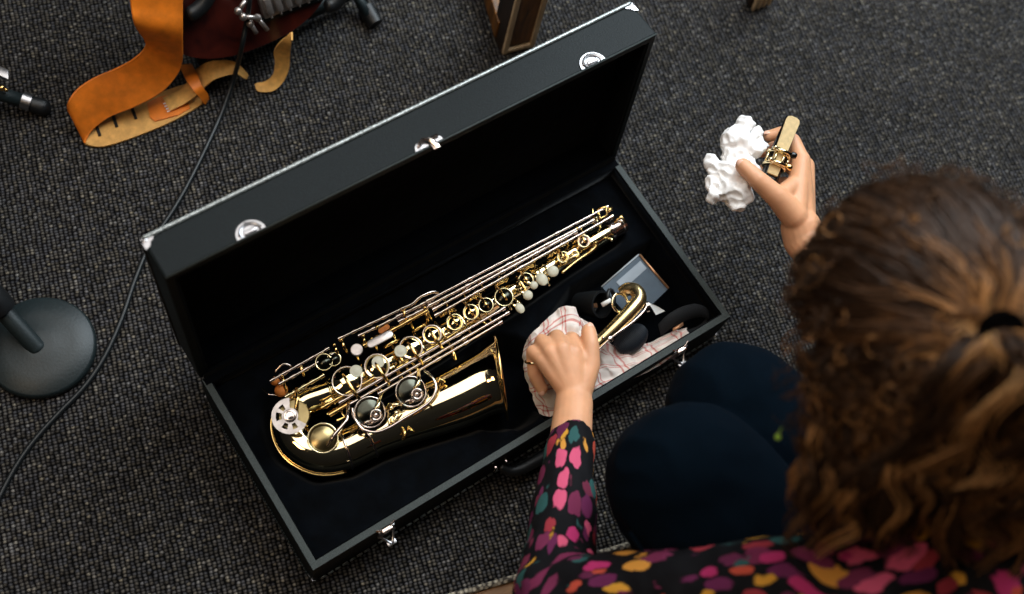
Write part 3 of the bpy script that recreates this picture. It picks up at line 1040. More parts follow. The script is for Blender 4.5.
# ================================================================== ACCESSORIES IN THE CASE
neck = thing('saxophone_neck', 'curved gold saxophone neck with octave ring held over the checked cloth', 'saxophone neck', at(618, 324, .07))
bm = B()
pts = spline([tuple(at(582, 356, .100)) + (.0068,), tuple(at(600, 341, .106)) + (.0078,), tuple(at(618, 324, .110)) + (.0092,), tuple(at(632, 309, .112)) + (.0100,), tuple(at(639, 299, .110)) + (.0100,), tuple(at(636, 291, .106)) + (.0095,), tuple(at(628, 289, .100)) + (.0090,), tuple(at(622, 293, .094)) + (.0085,)], 6)
tube(bm, [V(p[:3]) for p in pts], [p[3] for p in pts], 20)
nt_ = obj('neck_tube', bm, M['soft_gold'], neck, auto=1.0)
bm = B()
ring(bm, at(620, 303, .112), V((.25, -.3, .9)), .0125, .0017, 32, 8)
obj('octave_ring', bm, M['gold'], neck)
bm = B()
tube(bm, [V(p) for p in spline([at(596, 352, .108), at(612, 337, .112), at(630, 324, .113), (at(643, 312, .112)), at(648, 303, .11)], 5)], .0016, 8)
obj('octave_lever', bm, M['nickel'], neck)
bm = B()
ball(bm, at(610, 338, .112), .0045, 12, (1, 1.3, .5))
ball(bm, at(603, 338, .115), .0022, 10)
obj('octave_pad', bm, M['nickel'], neck)
bm = B()
lathe(bm, at(645, 307, .106), (at(645, 307, .106) - at(632, 309, .108)).normalized(), [(0, 0), (.0075, 0), (.0075, .004), (0, .004)], 20)
obj('neck_collar', bm, M['nickel'], neck, auto=0.6)

# checked cloth
def patch(rows, nu, nv, amp, sc, seed, up=UP):
    """rows[u][v] of points -> smooth grid"""
    cols = [spline(r, nv) for r in rows]
    m = len(cols[0])
    g = list(zip(*[spline([c[k] for c in cols], nu) for k in range(m)]))
    bm = B()
    uvl = bm.loops.layers.uv.new('UVMap')
    vv = [[None] * m for _ in g]
    for i, row in enumerate(g):
        for k, p in enumerate(row):
            p = V(p)
            h = noise.noise(p * sc + V((seed, 0, 0))) + .5 * noise.noise(p * sc * 2.1 + V((0, seed, 0)))
            rdg = 1 - abs(noise.noise(p * sc * .8 + V((seed, seed, 0)))) * 2
            vv[i][k] = bm.verts.new(p + up * amp * (h * .7 + rdg * .5) + X * amp * .5 * noise.noise(p * sc * 1.7))
    for i in range(len(g) - 1):
        for k in range(m - 1):
            f = bm.faces.new((vv[i][k], vv[i + 1][k], vv[i + 1][k + 1], vv[i][k + 1]))
            for l, (a, b) in zip(f.loops, ((i, k), (i + 1, k), (i + 1, k + 1), (i, k + 1))):
                l[uvl].uv = (a / (len(g) - 1), b / (m - 1))
    return bm
rows = [[(524, 343, .055), (523, 360, .062), (526, 380, .06), (532, 398, .055), (540, 414, .045)],
        [(533, 333, .075), (533, 355, .085), (537, 378, .08), (545, 400, .065), (553, 417, .05)],
        [(546, 320, .08), (547, 345, .095), (552, 372, .085), (560, 398, .07), (568, 413, .055)],
        [(560, 308, .075), (563, 335, .098), (568, 362, .09), (575, 390, .07), (584, 406, .058)],
        [(573, 309, .08), (577, 330, .098), (582, 355, .085), (590, 380, .07), (598, 396, .06)],
        [(585, 322, .07), (592, 340, .08), (598, 358, .076), (606, 374, .07), (614, 388, .062)],
        [(612, 346, .05), (618, 352, .06), (624, 362, .066), (630, 370, .066), (638, 377, .062)],
        [(642, 345, .04), (646, 348, .055), (650, 354, .064), (655, 360, .066), (662, 364, .062)],
        [(664, 336, .045), (668, 339, .06), (672, 343, .066), (676, 347, .066), (680, 350, .062)],
        [(684, 328, .05), (686, 330, .06), (688, 333, .064), (690, 336, .064), (692, 339, .06)]]
bm = patch([[tuple(at(*p)) for p in r] for r in rows], 12, 12, .0085, 58, 3.3)
cl = obj('checked_cloth', bm, M['plaid'])
tag(cl, 'crumpled white cloth with thin red checks in the case under the left hand', 'cloth')

# slate card box
rb = thing('reed_box', 'flat slate blue reed box with a pale stripe and copper edge in the case', 'box', at(640, 285, .05))
q4 = [at(639, 255, .072), at(668, 289, .066), at(634, 322, .058), at(602, 287, .064)]
def slab(bm, q, t):
    nn = (q[1] - q[0]).cross(q[3] - q[0]).normalized()
    if nn.z < 0: nn = -nn
    a = [bm.verts.new(p) for p in q]; b = [bm.verts.new(p - nn * t) for p in q]
    bm.faces.new(a); bm.faces.new(b[::-1])
    for i in range(4):
        bm.faces.new((a[i], b[i], b[(i + 1) % 4], a[(i + 1) % 4]))
    return nn
bm = B()
nn = slab(bm, q4, .010)
rbx = obj('box_body', bm, M['slate'], rb, smooth=False)
def qmap(u, v, h=0.0008):
    return q4[0].lerp(q4[3], u).lerp(q4[1].lerp(q4[2], u), v) + nn * h
bm = B()
slab(bm, [qmap(.06, .12), qmap(.06, .34), qmap(.72, .34), qmap(.72, .12)], .0006)
obj('pale_stripe', bm, M['label_grey'], rb, smooth=False)
bm = B()
box_e = [qmap(-.01, 0, .001), qmap(-.01, 1, .001)]
tube(bm, box_e, .0016, 6)
obj('copper_band', bm, M['copper'], rb)
bm = B()
tube(bm, [qmap(0, -.01, .0006), qmap(1, -.01, .0006)], .0011, 6)
obj('pale_band', bm, M['edge_white'], rb)

# black open cap left of the neck
mc = thing('black_cap', 'small black open cap lying left of the gold neck in the case', 'cap', at(594, 306, .03))
ax = V((.25, -.55, .8)).normalized()
c0 = at(594, 304, .060)
bm = B()
lathe(bm, c0, ax, [(0, -.03), (.0145, -.03), (.0175, -.005), (.0185, .012), (.0185, .016), (.0155, .016), (.0145, -.008), (0, -.02)], 30)
obj('cap_shell', bm, M['black_rubber'], mc, auto=0.7)
bm = B()
box(bm, c0 + ax * .003 - X * .004, V((.0012, .003, .0)), V((.003, -.0015, 0)) * 1.6, ax * .001)  # copper chip stands in for the reddish glint inside the cap
obj('cap_glint', bm, M['copper'], mc)
lg = thing('ligature', 'small black ligature with a pale screw between the black cap and gold neck', 'ligature', at(609, 300, .05))
bm = B()
ring(bm, at(611, 297, .082), V((.6, -.5, .6)), .0095, .0028, 24, 8)
obj('band', bm, M['black_rubber'], lg)
bm = B()
a, b = at(602, 305, .092), at(611, 300, .094)
rod(bm, a, b, .0032, 12)
obj('pale_screw', bm, M['paper'], lg)

# ribbed round pad under the neck
pd = thing('rubber_pad', 'black blue ribbed rubber pad lying under the gold neck in the case', 'pad', at(632, 338, .05))
bm = B()
pc = at(633, 336, .078)
ea = (at(654, 318, .078) - at(610, 352, .078)).normalized(); eb = V((-ea.y, ea.x, 0))
for k in range(25):
    t = -1 + 2 * k / 24
    w = math.sqrt(max(0.0, 1 - t * t))
    pts = [pc + ea * (.026 * t) + eb * (.0165 * w * math.cos(s)) + UP * (.012 * w * math.sin(s) - .012) for s in (PI * j / 12 for j in range(13))]
    if w > .15:
        tube(bm, pts, .0014, 6)
me = [pc + ea * (.026 * t) for t in (-1, 1)]
ball(bm, pc - UP * .012, 1, 20, (.0255, .016, .0115), Matrix((ea, eb, UP)).transposed())
obj('ribbed_dome', bm, M['pad_rib'], pd)

# neck strap band
ns = thing('neck_strap', 'wide black neck strap band curled in the right end of the case', 'strap', at(680, 322, .03))
L_, R_ = [], []
for px, py, z, dy in ((658, 325, .064, 11), (668, 315, .076, 13), (682, 307, .08, 14), (696, 304, .076, 13), (706, 308, .066, 12), (707, 317, .055, 10), (699, 326, .05, 8), (686, 331, .052, 7)):
    L_.append(at(px, py, z)); R_.append(at(px + 3, py + dy, z - .012))
L_ = [V(p) for p in spline(L_, 5)]; R_ = [V(p) for p in spline(R_, 5)]
bm = B()
ribbon(bm, L_, R_, .003)
obj('band', bm, M['black_web'], ns)
bm = B()
box(bm, at(678, 327, .075), (at(683, 324, .075) - at(678, 327, .075)), V((.001, .002, 0)), UP * .001)
obj('copper_tab', bm, M['copper'], ns)
bm = B()
q = [at(648, 302, .086), at(656, 315, .08), (at(665, 311, .08)), at(659, 307, .084)]
slab(bm, q, .0006)
pp_ = obj('paper_scrap', bm, M['paper'], smooth=False)
tag(pp_, 'small white paper scrap between the gold neck and black strap band', 'paper')

# ================================================================== PERSON
person = thing('person', 'person with brown tied-up hair in a floral blouse crouching beside the case', 'person', (.47, -.33, 0))
H = at(922, 338, .63)
yaw = -0.06
ef = V((-.08, .80, -.60)).normalized()            # where the face points
ec = V((-.04, .60, .80)); ec = (ec - ef * ec.dot(ef)).normalized()
el = ec.cross(ef).normalized()                    # her left... resolved below
if el.x > 0: el = -el
head_rot = Matrix((el, ef, ec)).transposed()
neckb = H - ec * .13 - ef * .055
neckb = V((.505, -.335, .515))
shL = V((.385, -.335, .465)); shR = V((.665, -.315, .455))
elL = at(556, 602, .245); wrL = at(574, 402, .135)
elR = V((.715, -.205, .275)); wrR = at(805, 240, .215)
pel = V((.51, -.58, .24)); chest = V((.515, -.40, .44))
hipL = V((.44, -.56, .22)); hipR = V((.59, -.55, .2))
knL = at(691, 486, .325); knR = at(736, 414, .25)
knL = V((knL.x, knL.y, .325)); anL = V((.43, -.30, .07)); anR = V((.60, -.30, .06))

bm = B()
# torso, neck, legs
rcone(bm, pel, chest, .10, .095); rcone(bm, chest, V((.515, -.345, .49)), .085, .06)
chain(bm, [shL, V((.515, -.345, .48)), shR], [.04, .055, .04])
rcone(bm, neckb, H - ec * .06 - ef * .02, .048, .045)
chain(bm, [hipL, knL, anL, anL + V((0, .10, -.035))], [.075, .05, .035, .026])
chain(bm, [hipR, knR, anR, anR + V((0, .10, -.03))], [.075, .05, .035, .026])
# head with face
ball(bm, H + ec * .018, 1, 28, (.074, .094, .092), head_rot)
ball(bm, H - ec * .045 + ef * .03, 1, 24, (.055, .062, .065), head_rot)
rcone(bm, H + ef * .092 + ec * .004, H + ef * .108 - ec * .03, .007, .011)        # nose
rcone(bm, H + ef * .083 + ec * .02 + el * .03, H + ef * .083 + ec * .02 - el * .03, .014, .014)   # brow
rcone(bm, H + ef * .087 - ec * .056 + el * .018, H + ef * .087 - ec * .056 - el * .018, .007, .007)  # lips
rcone(bm, H + ef * .075 - ec * .093, H + ef * .078 - ec * .09, .018, .016)       # chin
for s in (1, -1):
    ball(bm, H + el * (.078 * s) - ec * .008 - ef * .005, 1, 14, (.010, .020, .033), head_rot)
# arms
ndirL = (V((0, 0, 1)))
chain(bm, [shL, elL, wrL], [.042, .034, .0235])
chain(bm, [shR, elR, wrR], [.042, .036, .0275])
# left hand: back of the hand up, fingers closing down on the cloth
wl = at(574, 394, .138)
pn = V((-.3, -.35, .88))
mcpL = [at(573, 354, .148), at(562, 350, .151), at(551, 352, .147), at(543, 360, .139)]
rcone(bm, wrL, wl, .0235, .022, (pn, .8))
for m_, r in zip(mcpL, (.0125, .0125, .012, .0112)):
    rcone(bm, wl.lerp(m_, .12), m_, .0165, r)
rcone(bm, wl.lerp(mcpL[0], .35) - pn * .006, wl.lerp(mcpL[3], .6) - pn * .006, .017, .014)
fL = [[mcpL[0], at(573, 340, .128), at(571, 338, .105), at(574, 346, .092)],
      [mcpL[1], at(557, 337, .128), at(553, 338, .104), at(557, 350, .09)],
      [mcpL[2], at(542, 341, .130), at(537, 352, .108), at(545, 368, .092)],
      [mcpL[3], at(533, 352, .126), at(534, 373, .112), at(542, 389, .101)]]
for f, r in zip(fL, ((.0118, .0100, .0090, .0078), (.0118, .0100, .0090, .0078), (.0112, .0095, .0085, .0075), (.0105, .0092, .0085, .0078))):
    chain(bm, f, r)
thL = [at(582, 388, .138), at(590, 365, .142), at(590.5, 345, .146), at(588.5, 331, .143)]
chain(bm, thL, (.0150, .0130, .0112, .0096))
rcone(bm, thL[1], mcpL[0], .010, .010)           # web of the thumb
rcone(bm, thL[0], mcpL[0], .014, .011)
# right hand: thumb side up, fingers curled around the mouthpiece
wr2 = at(801, 228, .222)
rcone(bm, wrR, wr2, .0275, .0258)
mcpR = [at(801, 160, .240), at(805, 166, .220), at(805, 177, .200), at(802, 190, .182)]
for m_, r in zip(mcpR, (.0122, .0125, .012, .0112)):
    rcone(bm, wr2.lerp(m_, .12), m_, .018, r)
rcone(bm, wr2.lerp(mcpR[0], .5) - X * .01, wr2.lerp(mcpR[2], .6) - X * .01, .018, .016)
fR = [[mcpR[0], at(793, 141, .240), at(781, 133, .226), at(769, 136, .222)],
      [mcpR[1], at(791, 150, .214), at(775, 147, .200), at(762, 152, .2)],
      [mcpR[2], at(788, 165, .190), at(771, 165, .180), at(760, 172, .186)],
      [mcpR[3], at(785, 183, .172), at(770, 184, .166), at(760, 189, .174)]]
for f, r in zip(fR, ((.0110, .0098, .0088, .0076), (.0112, .0100, .0088, .0078), (.0108, .0095, .0085, .0075), (.0098, .0086, .0078, .007))):
    chain(bm, f, r)
thR = [at(794, 216, .238), at(777, 197, .253), at(758, 180, .262), at(743, 166, .260)]
chain(bm, thR, (.0175, .0142, .0118, .0100))
rcone(bm, thR[1], mcpR[0].lerp(wr2, .3), .011, .013)
rcone(bm, thR[0], mcpR[0], .016, .012)
me = remeshed(bm, .0021, 3)
body = link_mesh('body', me, M['skin'], person)

def nail(tip, prev, upv, r):
    d = (tip - prev).normalized()
    u = (upv - d * upv.dot(d)).normalized()
    bm = B()
    rot = Matrix((d.cross(u), d, u)).transposed()
    ball(bm, tip + u * r * .78 + d * r * .25, 1, 14, (r * .62, r * .8, r * .25), rot)
    obj('fingernail', bm, M['nail'], body)
nail(thR[3], thR[2], V((-.5, -.2, .9)), .0088)
nail(thL[3], thL[2], V((.2, -.1, .9)), .0086)
nail(fL[3][3], fL[3][2], V((-.6, -.4, .4)), .0072)
nail(fR[0][3], fR[0][2], V((-.2, .6, .6)), .0074)
# ring
rg = fL[3][1].lerp(fL[3][2], .45)
bm = B()
ring(bm, rg, fL[3][2] - fL[3][1], .0098, .0016, 28, 8)
obj('finger_ring', bm, M['gold'], person)
# eyes
for s in (1, -1):
    bm = B()
    ball(bm, H + ef * .083 + ec * .002 + el * .031 * s, .011, 14)
    obj('eye', bm, M['paper'], body)

# blouse ------------------------------------------------------------
def pattern(me, bones):
    """soft bone-local coordinates so the print follows each sleeve"""
    at_ = me.attributes.new('pat', 'FLOAT_VECTOR', 'POINT')
    fr = []
    for p, q, sg, ox in bones:
        d = (q - p).normalized()
        a, b = frame(d, V((.3, .2, 1)))
        fr.append((p, q, d * sg, a, b, ox))
    vals = []
    for v in me.vertices:
        tot = 0; acc = V((0, 0, 0))
        for p, q, d, a, b, ox in fr:
            o = v.co - p
            t = max(0, min(1, o.dot(q - p) / (q - p).length_squared))
            w = 1 / max(1e-4, (v.co - (p + (q - p) * t)).length) ** 10
            x_, y_, z_ = o.dot(d), o.dot(a), o.dot(b)
            acc += V((x_ * 31 + y_ * 12 + ox, y_ * 66, z_ * 66)) * w
            tot += w
        vals += list(acc / tot)
    at_.data.foreach_set('vector', vals)
cuffL = at(571.5, 433, .155)
cuffR = wrR.lerp(elR, .42)
bm = B()
chestb = V((.515, -.40, .44))
rcone(bm, pel + V((0, .02, .05)), chestb, .125, .118)
rcone(bm, chestb, V((.515, -.345, .485)), .115, .075)
chain(bm, [shL, V((.515, -.35, .475)), shR], [.056, .07, .056])
rcone(bm, V((.515, -.345, .485)), V((.508, -.333, .515)), .078, .062)
chain(bm, [shL, elL], [.060, .0465])
chain(bm, [shR, elR], [.060, .0475])
midL = elL.lerp(cuffL, .5)
rcone(bm, elL, midL, .0465, .0375)
rcone(bm, midL, cuffL, .0375, .0262, c1=False)
rcone(bm, elR, cuffR, .0475, .034, c1=False)
me = remeshed(bm, .0042, 3)
def blouse_fold(p, n_):
    w = .0035 * noise.noise(p * 24) + .0018 * noise.noise(p * 60)
    q = (p - elL).length
    if q < .1:
        w += .003 * math.sin((p - elL).dot((cuffL - elL).normalized()) * 160) * (1 - q / .1)
    return n_ * w
disp_mesh(me, blouse_fold)
pattern(me, [(elL, cuffL, -1, 0), (elL, shL, 1, 0), (shL, shR, 1, (shL - elL).length * 31), (pel, chestb, 1, 4), (elR, shR, 1, 9), (elR, cuffR, -1, 9)])
link_mesh('blouse', me, M['floral'], person)

# jeans ---------------------------------------------------------------
bm = B()
chain(bm, [hipL, knL, anL], [.11, .088, .062])
chain(bm, [hipR, knR, anR], [.11, .082, .062])
rcone(bm, hipL, hipR, .115, .115)
rcone(bm, pel, pel + V((0, .01, .06)), .115, .112)
me = remeshed(bm, .005, 8)
disp_mesh(me, lambda p, n_: n_ * (.004 * noise.noise(p * 16) + .0025 * (1 - 2 * abs(noise.noise(p * 22)))))
jeans = link_mesh('jeans', me, M['denim'], person)
bm = B()
pts = [knL + (hipL - knL) * (t) for t in (0, .25, .5, .75)]
for s in (-1,):
    tube(bm, [p + V((-.088, -.005, .012)) - V((.007, 0, 0)) * i for i, p in enumerate(pts)], .003, 6)
obj('side_seam', bm, M['denim'], jeans)
for a in (anL, anR):
    bm = B()
    chain(bm, [a + V((0, -.02, -.02)), a + V((0, .05, -.03)), a + V((0, .125, -.04))], [.036, .036, .024])
    me = remeshed(bm, .005, 4)
    for v in me.vertices:
        v.co.z = max(v.co.z, .002)
    link_mesh('shoe', me, M['shoe'], person)

# hair --------------------------------------------------------------------
tiedir = None
T = at(984, 334, .735)
HC = H + ec * .012 - ef * .004
SC = V((.106, .124, .128))                          # hair volume half-axes (el, ef, ec)
def onhair(d, k=1.0):
    return HC + el * (d.x * SC.x * k) + ef * (d.y * SC.y * k) + ec * (d.z * SC.z * k)
td = T - HC
td = V((td.dot(el) / SC.x, td.dot(ef) / SC.y, td.dot(ec) / SC.z)).normalized()
T = onhair(td, 1.02)
bm = B()
ball(bm, HC, 1, 32, (SC.x * .90, SC.y * .90, SC.z * .92), head_rot)
drop = [v for v in bm.verts if (v.co - HC).dot(ef) > .045 and (v.co - HC).dot(ec) < .035]
bmesh.ops.delete(bm, geom=drop, context='VERTS')
hairo = obj('scalp_hair', bm, M['scalp'], person)

def strands(name, lst, seg=3):
    bm = B()
    tl = bm.verts.layers.float.new('tone')
    for pts, r0, r1, tone in lst:
        n0 = len(bm.verts)
        m = len(pts)
        rings = tube(bm, pts, [r0 + (r1 - r0) * i / (m - 1) for i in range(m)], seg, caps=False)
        for i, rg_ in enumerate(rings):
            t = tone[0] + (tone[1] - tone[0]) * i / (m - 1)
            for v in rg_:
                v[tl] = t
    me = bpy.data.meshes.new(name)
    bm.to_mesh(me); bm.free()
    return link_mesh(name, me, M['hair'], hairo)
lst = []
rnd = random.Random(11)
def tangent(d):
    t = td - d * td.dot(d)
    return t.normalized() if t.length > 1e-5 else V((1, 0, 0))
def slerp_pts(d, lift, fend, wob, ph, n=10):
    ang = math.acos(max(-1, min(1, d.dot(td))))
    tw = td.cross(d)
    tw = tw.normalized() if tw.length > 1e-4 else V((1, 0, 0))
    pts = []
    for i in range(n):
        t = i / (n - 1) * fend
        dd = (d * math.sin((1 - t) * ang) + td * math.sin(t * ang)) / max(1e-4, math.sin(ang))
        dd = (dd + tw * wob * math.sin(ph + t * 6) * math.sin(PI * min(1, t * 1.1)) + tw * .05 * (1 - t) * math.sin(ph)).normalized()
        kk = lift * (1 - t) + .98 * t + .035 * math.sin(t * PI) * (lift - .9) * 8
        pts.append(onhair(dd, kk))
    return pts, ang
def rand_dir():
    while True:
        d = V((rnd.gauss(0, 1), rnd.gauss(0, 1), rnd.gauss(0, 1)))
        if d.length < .1: continue
        d.normalize()
        if d.y > .55 and d.z < .25: continue          # face
        if d.z < -.45 or (d.x > .3 and d.z < -.3): continue
        if -.8 < d.dot(td) < .94: return d
for g_ in range(620):
    gd = rand_dir()
    g_lift = rnd.uniform(.92, 1.035)
    g_tone = rnd.choice((.05, .1, .2, .35, .5, .7, .9))
    g_ph = rnd.uniform(0, 6.28); g_w = rnd.uniform(.0, .10)
    for k in range(8):
        d = (gd + V((rnd.gauss(0, 1), rnd.gauss(0, 1), rnd.gauss(0, 1))) * .030).normalized()
        pts, ang = slerp_pts(d, g_lift + rnd.uniform(-.012, .012), rnd.uniform(.88, 1.0), g_w, g_ph + rnd.uniform(-.2, .2))
        near = max(0, 1 - ang / 1.25)
        tn = max(0, min(1, .05 + g_tone * (.12 + 1.05 * near) + .36 * near + rnd.uniform(-.05, .08)))  # golden highlights near the tie are put into the strand tone
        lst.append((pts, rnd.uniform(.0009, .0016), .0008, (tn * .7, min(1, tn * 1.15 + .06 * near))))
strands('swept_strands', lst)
# loose curls round the head
lst = []
for k in range(560):
    while True:
        d = V((rnd.gauss(0, 1), rnd.gauss(0, 1), rnd.gauss(0, 1)))
        if d.length < .1: continue
        d.normalize()
        if d.y < .35 and -.85 < d.dot(td) < .6: break
    p = onhair(d, rnd.uniform(.95, 1.02))
    out = (p - HC).normalized()
    a, b = frame(out)
    g = (a * rnd.uniform(-1, 1) + b * rnd.uniform(-1, 1)) * .6 + V((0, -.1, -.5))
    pts = [p]
    R = rnd.uniform(.004, .011); ph = rnd.uniform(0, 6.28); ln = rnd.uniform(.02, .06)
    for i in range(1, 10):
        t = i / 9
        c = p + out * (.028 * math.sin(t * 2.2) * rnd.uniform(.8, 1.1)) + g * ln * t
        pts.append(c + (a * math.cos(ph + t * 7) + b * math.sin(ph + t * 7)) * R * t)
    tn = rnd.uniform(.05, .42)
    lst.append((pts, .0008, .0004, (tn * .6, tn)))
strands('loose_curls', lst)
# pony tail and hair falling over the nape and shoulders
lst = []
fall = [T + (T - HC) * .02, at(1030, 365, .765), at(1045, 420, .735), at(1020, 480, .66), at(975, 535, .575)]
sp_ = [V(p) for p in spline(fall, 5)]
for g_ in range(70):
    sx = rnd.gauss(0, 1); sy = rnd.gauss(0, 1)
    ph = rnd.uniform(0, 6.28); R = rnd.uniform(.008, .024); fq = rnd.uniform(8, 16)
    m = max(8, min(len(sp_), int(len(sp_) * rnd.uniform(.55, 1.08))))
    tn0 = rnd.choice((.06, .12, .24, .36, .5, .7))
    for k in range(15):
        jx, jy, jz = rnd.gauss(0, .0028), rnd.gauss(0, .0028), rnd.uniform(-.25, .25)
        pts = []
        for i in range(m):
            t = i / (len(sp_) - 1)
            w = .006 + .062 * t ** .8
            off = RX * (sx * w * 1.15 + jx * (1 + 2 * t)) + V((0, 0, 1)) * (sy * w * .45 + jy * (1 + 2 * t))
            pts.append(sp_[i] + off + (RX * math.cos(ph + jz + t * fq) + UP * math.sin(ph + jz + t * fq)) * R * min(1, t * 1.6))
        tn = max(0, min(1, tn0 + rnd.uniform(-.06, .08)))
        lst.append((pts, .0010, .0006, (tn, tn * .9)))
# loose frizz hanging from the back of the head over the nape
for g_ in range(170):
    px, py = rnd.uniform(800, 1035), rnd.uniform(410, 480)
    z0 = .665 - .00035 * abs(px - 920) + rnd.uniform(-.03, .02)
    ln = rnd.uniform(45, 105) - max(0, 850 - px) * .5
    dxp = rnd.uniform(-25, 25); ph = rnd.uniform(0, 6.28); R = rnd.uniform(.006, .018); fq = rnd.uniform(5, 12)
    tn0 = rnd.choice((.05, .1, .18, .3, .45, .6))
    for k in range(9):
        jx, jy, jp = rnd.gauss(0, 4), rnd.gauss(0, 4), rnd.uniform(-.3, .3)
        pts = []
        for i in range(13):
            t = i / 12
            c = at(px + jx + dxp * t, py + jy + ln * t, z0 - .075 * t * t - .02 * t)
            pts.append(c + (RX * math.cos(ph + jp + t * fq) + UP * math.sin(ph + jp + t * fq)) * R * t)
        tn = max(0, min(1, tn0 + rnd.uniform(-.05, .08)))
        lst.append((pts, .0010, .0005, (tn * .8, tn)))
# nape and side hair
for k in range(2000):
    d = V((rnd.uniform(-.7, 1.0), rnd.uniform(-1, .15), rnd.uniform(-.45, .3)))
    d.normalize()
    p = onhair(d, rnd.uniform(.92, 1.0))
    out = (p - HC).normalized()
    a, b = frame(out)
    ph = rnd.uniform(0, 6.28); R = rnd.uniform(.006, .018); ln = rnd.uniform(.01, .055)
    pts = []
    for i in range(11):
        t = i / 10
        c = p + out * (.05 * t * (1.3 - t)) + V((.15, -.6, -.6)) * ln * t
        pts.append(c + (a * math.cos(ph + t * 9) + b * math.sin(ph + t * 9)) * R * t)
    tn = rnd.choice((.08, .16, .26, .4, .62))
    lst.append((pts, .0010, .0005, (tn * .7, tn)))
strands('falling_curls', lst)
bm = B()
ring(bm, T + (T - HC).normalized() * .002, T - HC, .012, .0075, 24, 10)
ball(bm, T, .014, 14)  # black ball stands in for the shaded cavity inside the tie
obj('hair_tie_and_cavity', bm, M['tie'], person)
bm = B()
ball(bm, at(778, 437, .56), .003, 12)
rod(bm, at(778, 437, .56), at(781, 428, .575), .0007, 6)
obj('earring', bm, M['green'], person)

# ================================================================== MOUTHPIECE AND TISSUE
mp = thing('mouthpiece', 'black saxophone mouthpiece with cane reed and gold ligature held in the right hand', 'mouthpiece', at(783, 150, .25))
m0, m1 = at(773, 173, .252), at(794.5, 117, .268)
md = (m1 - m0).normalized(); ML = (m1 - m0).length
mside = md.cross(-RZ).normalized()                 # across
mnor = mside.cross(md).normalized()                # reed face
if mnor.dot(-RZ) < 0: mnor = -mnor
bm = B()
secs = [(-.012, .0115, .0115), (.0, .0118, .0118), (.02, .0120, .0118), (.035, .0116, .0100), (.055, .0105, .0068), (.072, .0098, .0038), (ML, .0094, .0018)]
rings_ = []
for s, w, h in secs:
    cc = m0 + md * s - mnor * (.0055 + h * .6)
    rings_.append([bm.verts.new(cc + mside * w * math.cos(2 * PI * k / 24) + mnor * h * max(-1, min(.75, math.sin(2 * PI * k / 24)))) for k in range(24)])
for a, b in zip(rings_, rings_[1:]):
    for k in range(24):
        bm.faces.new((a[k], a[(k + 1) % 24], b[(k + 1) % 24], b[k]))
bm.faces.new(rings_[0][::-1]); bm.faces.new(rings_[-1])
obj('beak', bm, M['ebonite'], mp, auto=0.8)
bm = B()
w0, w1 = .0068, .0090
out = [(-.002, -w0), (ML * .5, -(w0 + w1) / 2), (ML - .006, -w1), (ML - .002, -w1 * .85), (ML, -w1 * .4), (ML, w1 * .4), (ML - .002, w1 * .85), (ML - .006, w1), (ML * .5, (w0 + w1) / 2), (-.002, w0)]
prism(bm, out, md, mside, mnor, m0, -.003, .0004, .0003)
obj('reed', bm, M['reed'], mp, smooth=False)
bm = B()
for s in (.012, .029):
    pts = [m0 + md * s - mnor * .011 + mside * (.0138 * math.cos(t)) + mnor * (.0145 * math.sin(t)) for t in (2 * PI * k / 28 for k in range(28))]
    tube(bm, pts, .0021, 8, closed=True, flat=1.0)
for t in (0.3, 1.2, 1.95, 2.84):
    pts = [m0 + md * s - mnor * .011 + mside * (.0138 * math.cos(t)) + mnor * (.0145 * math.sin(t)) for s in (.010, .031)]
    tube(bm, pts, .0018, 8)
lig = obj('ligature', bm, M['gold'], mp)
for s, knob in ((.013, 0), (.030, 1)):
    bm = B()
    cc = m0 + md * s + mnor * .006
    rod(bm, cc - mside * .011, cc + mside * .013, .0024, 12)
    sg = 1 if mside.dot(RX) > 0 else -1
    ball(bm, cc - mside * sg * .010, .0032, 12)
    sc_ = obj('ligature_screw', bm, M['gold'], lig)
    bm = B()
    kc = cc + mside * sg * .015
    lathe(bm, kc - mside * sg * .003, mside * sg, [(0, 0), (.0036, 0), (.0042, .002), (.0042, .005), (.003, .007), (0, .0072)], 16)
    obj('screw_knob', bm, M['ebonite'] if knob else M['deep_gold'], sc_, auto=0.7)

bm = B()
for px, py, z, r in ((744, 128, .235, .014), (740, 142, .235, .021), (752, 148, .235, .018), (735, 160, .232, .02), (722, 172, .228, .017), (731, 183, .23, .024), (722, 190, .226, .016), (741, 190, .232, .02), (712, 161, .228, .0085), (710, 184, .225, .009), (733, 201, .228, .015), (758, 135, .238, .012), (717, 199, .226, .01), (747, 172, .235, .018)):
    ball(bm, at(px, py, z), r, 16, (1, 1, .75))
me = remeshed(bm, .0016, 2)
disp_mesh(me, lambda p, n_: n_ * .008 * (.55 - 2.0 * abs(noise.noise(p * 34 + V((3, 9, 1))))) + V((noise.noise(p * 40), noise.noise(p * 40 + V((9, 0, 0))), 0)) * .004)
disp_mesh(me, lambda p, n_: n_ * .0035 * (.5 - 2.0 * abs(noise.noise(p * 80 + V((1, 5, 2))))))
ts = link_mesh('tissue', me, M['tissue'], None, True, at(735, 170, .22))
tag(ts, 'crumpled white tissue pinched between the thumb and fingers of the right hand', 'tissue')

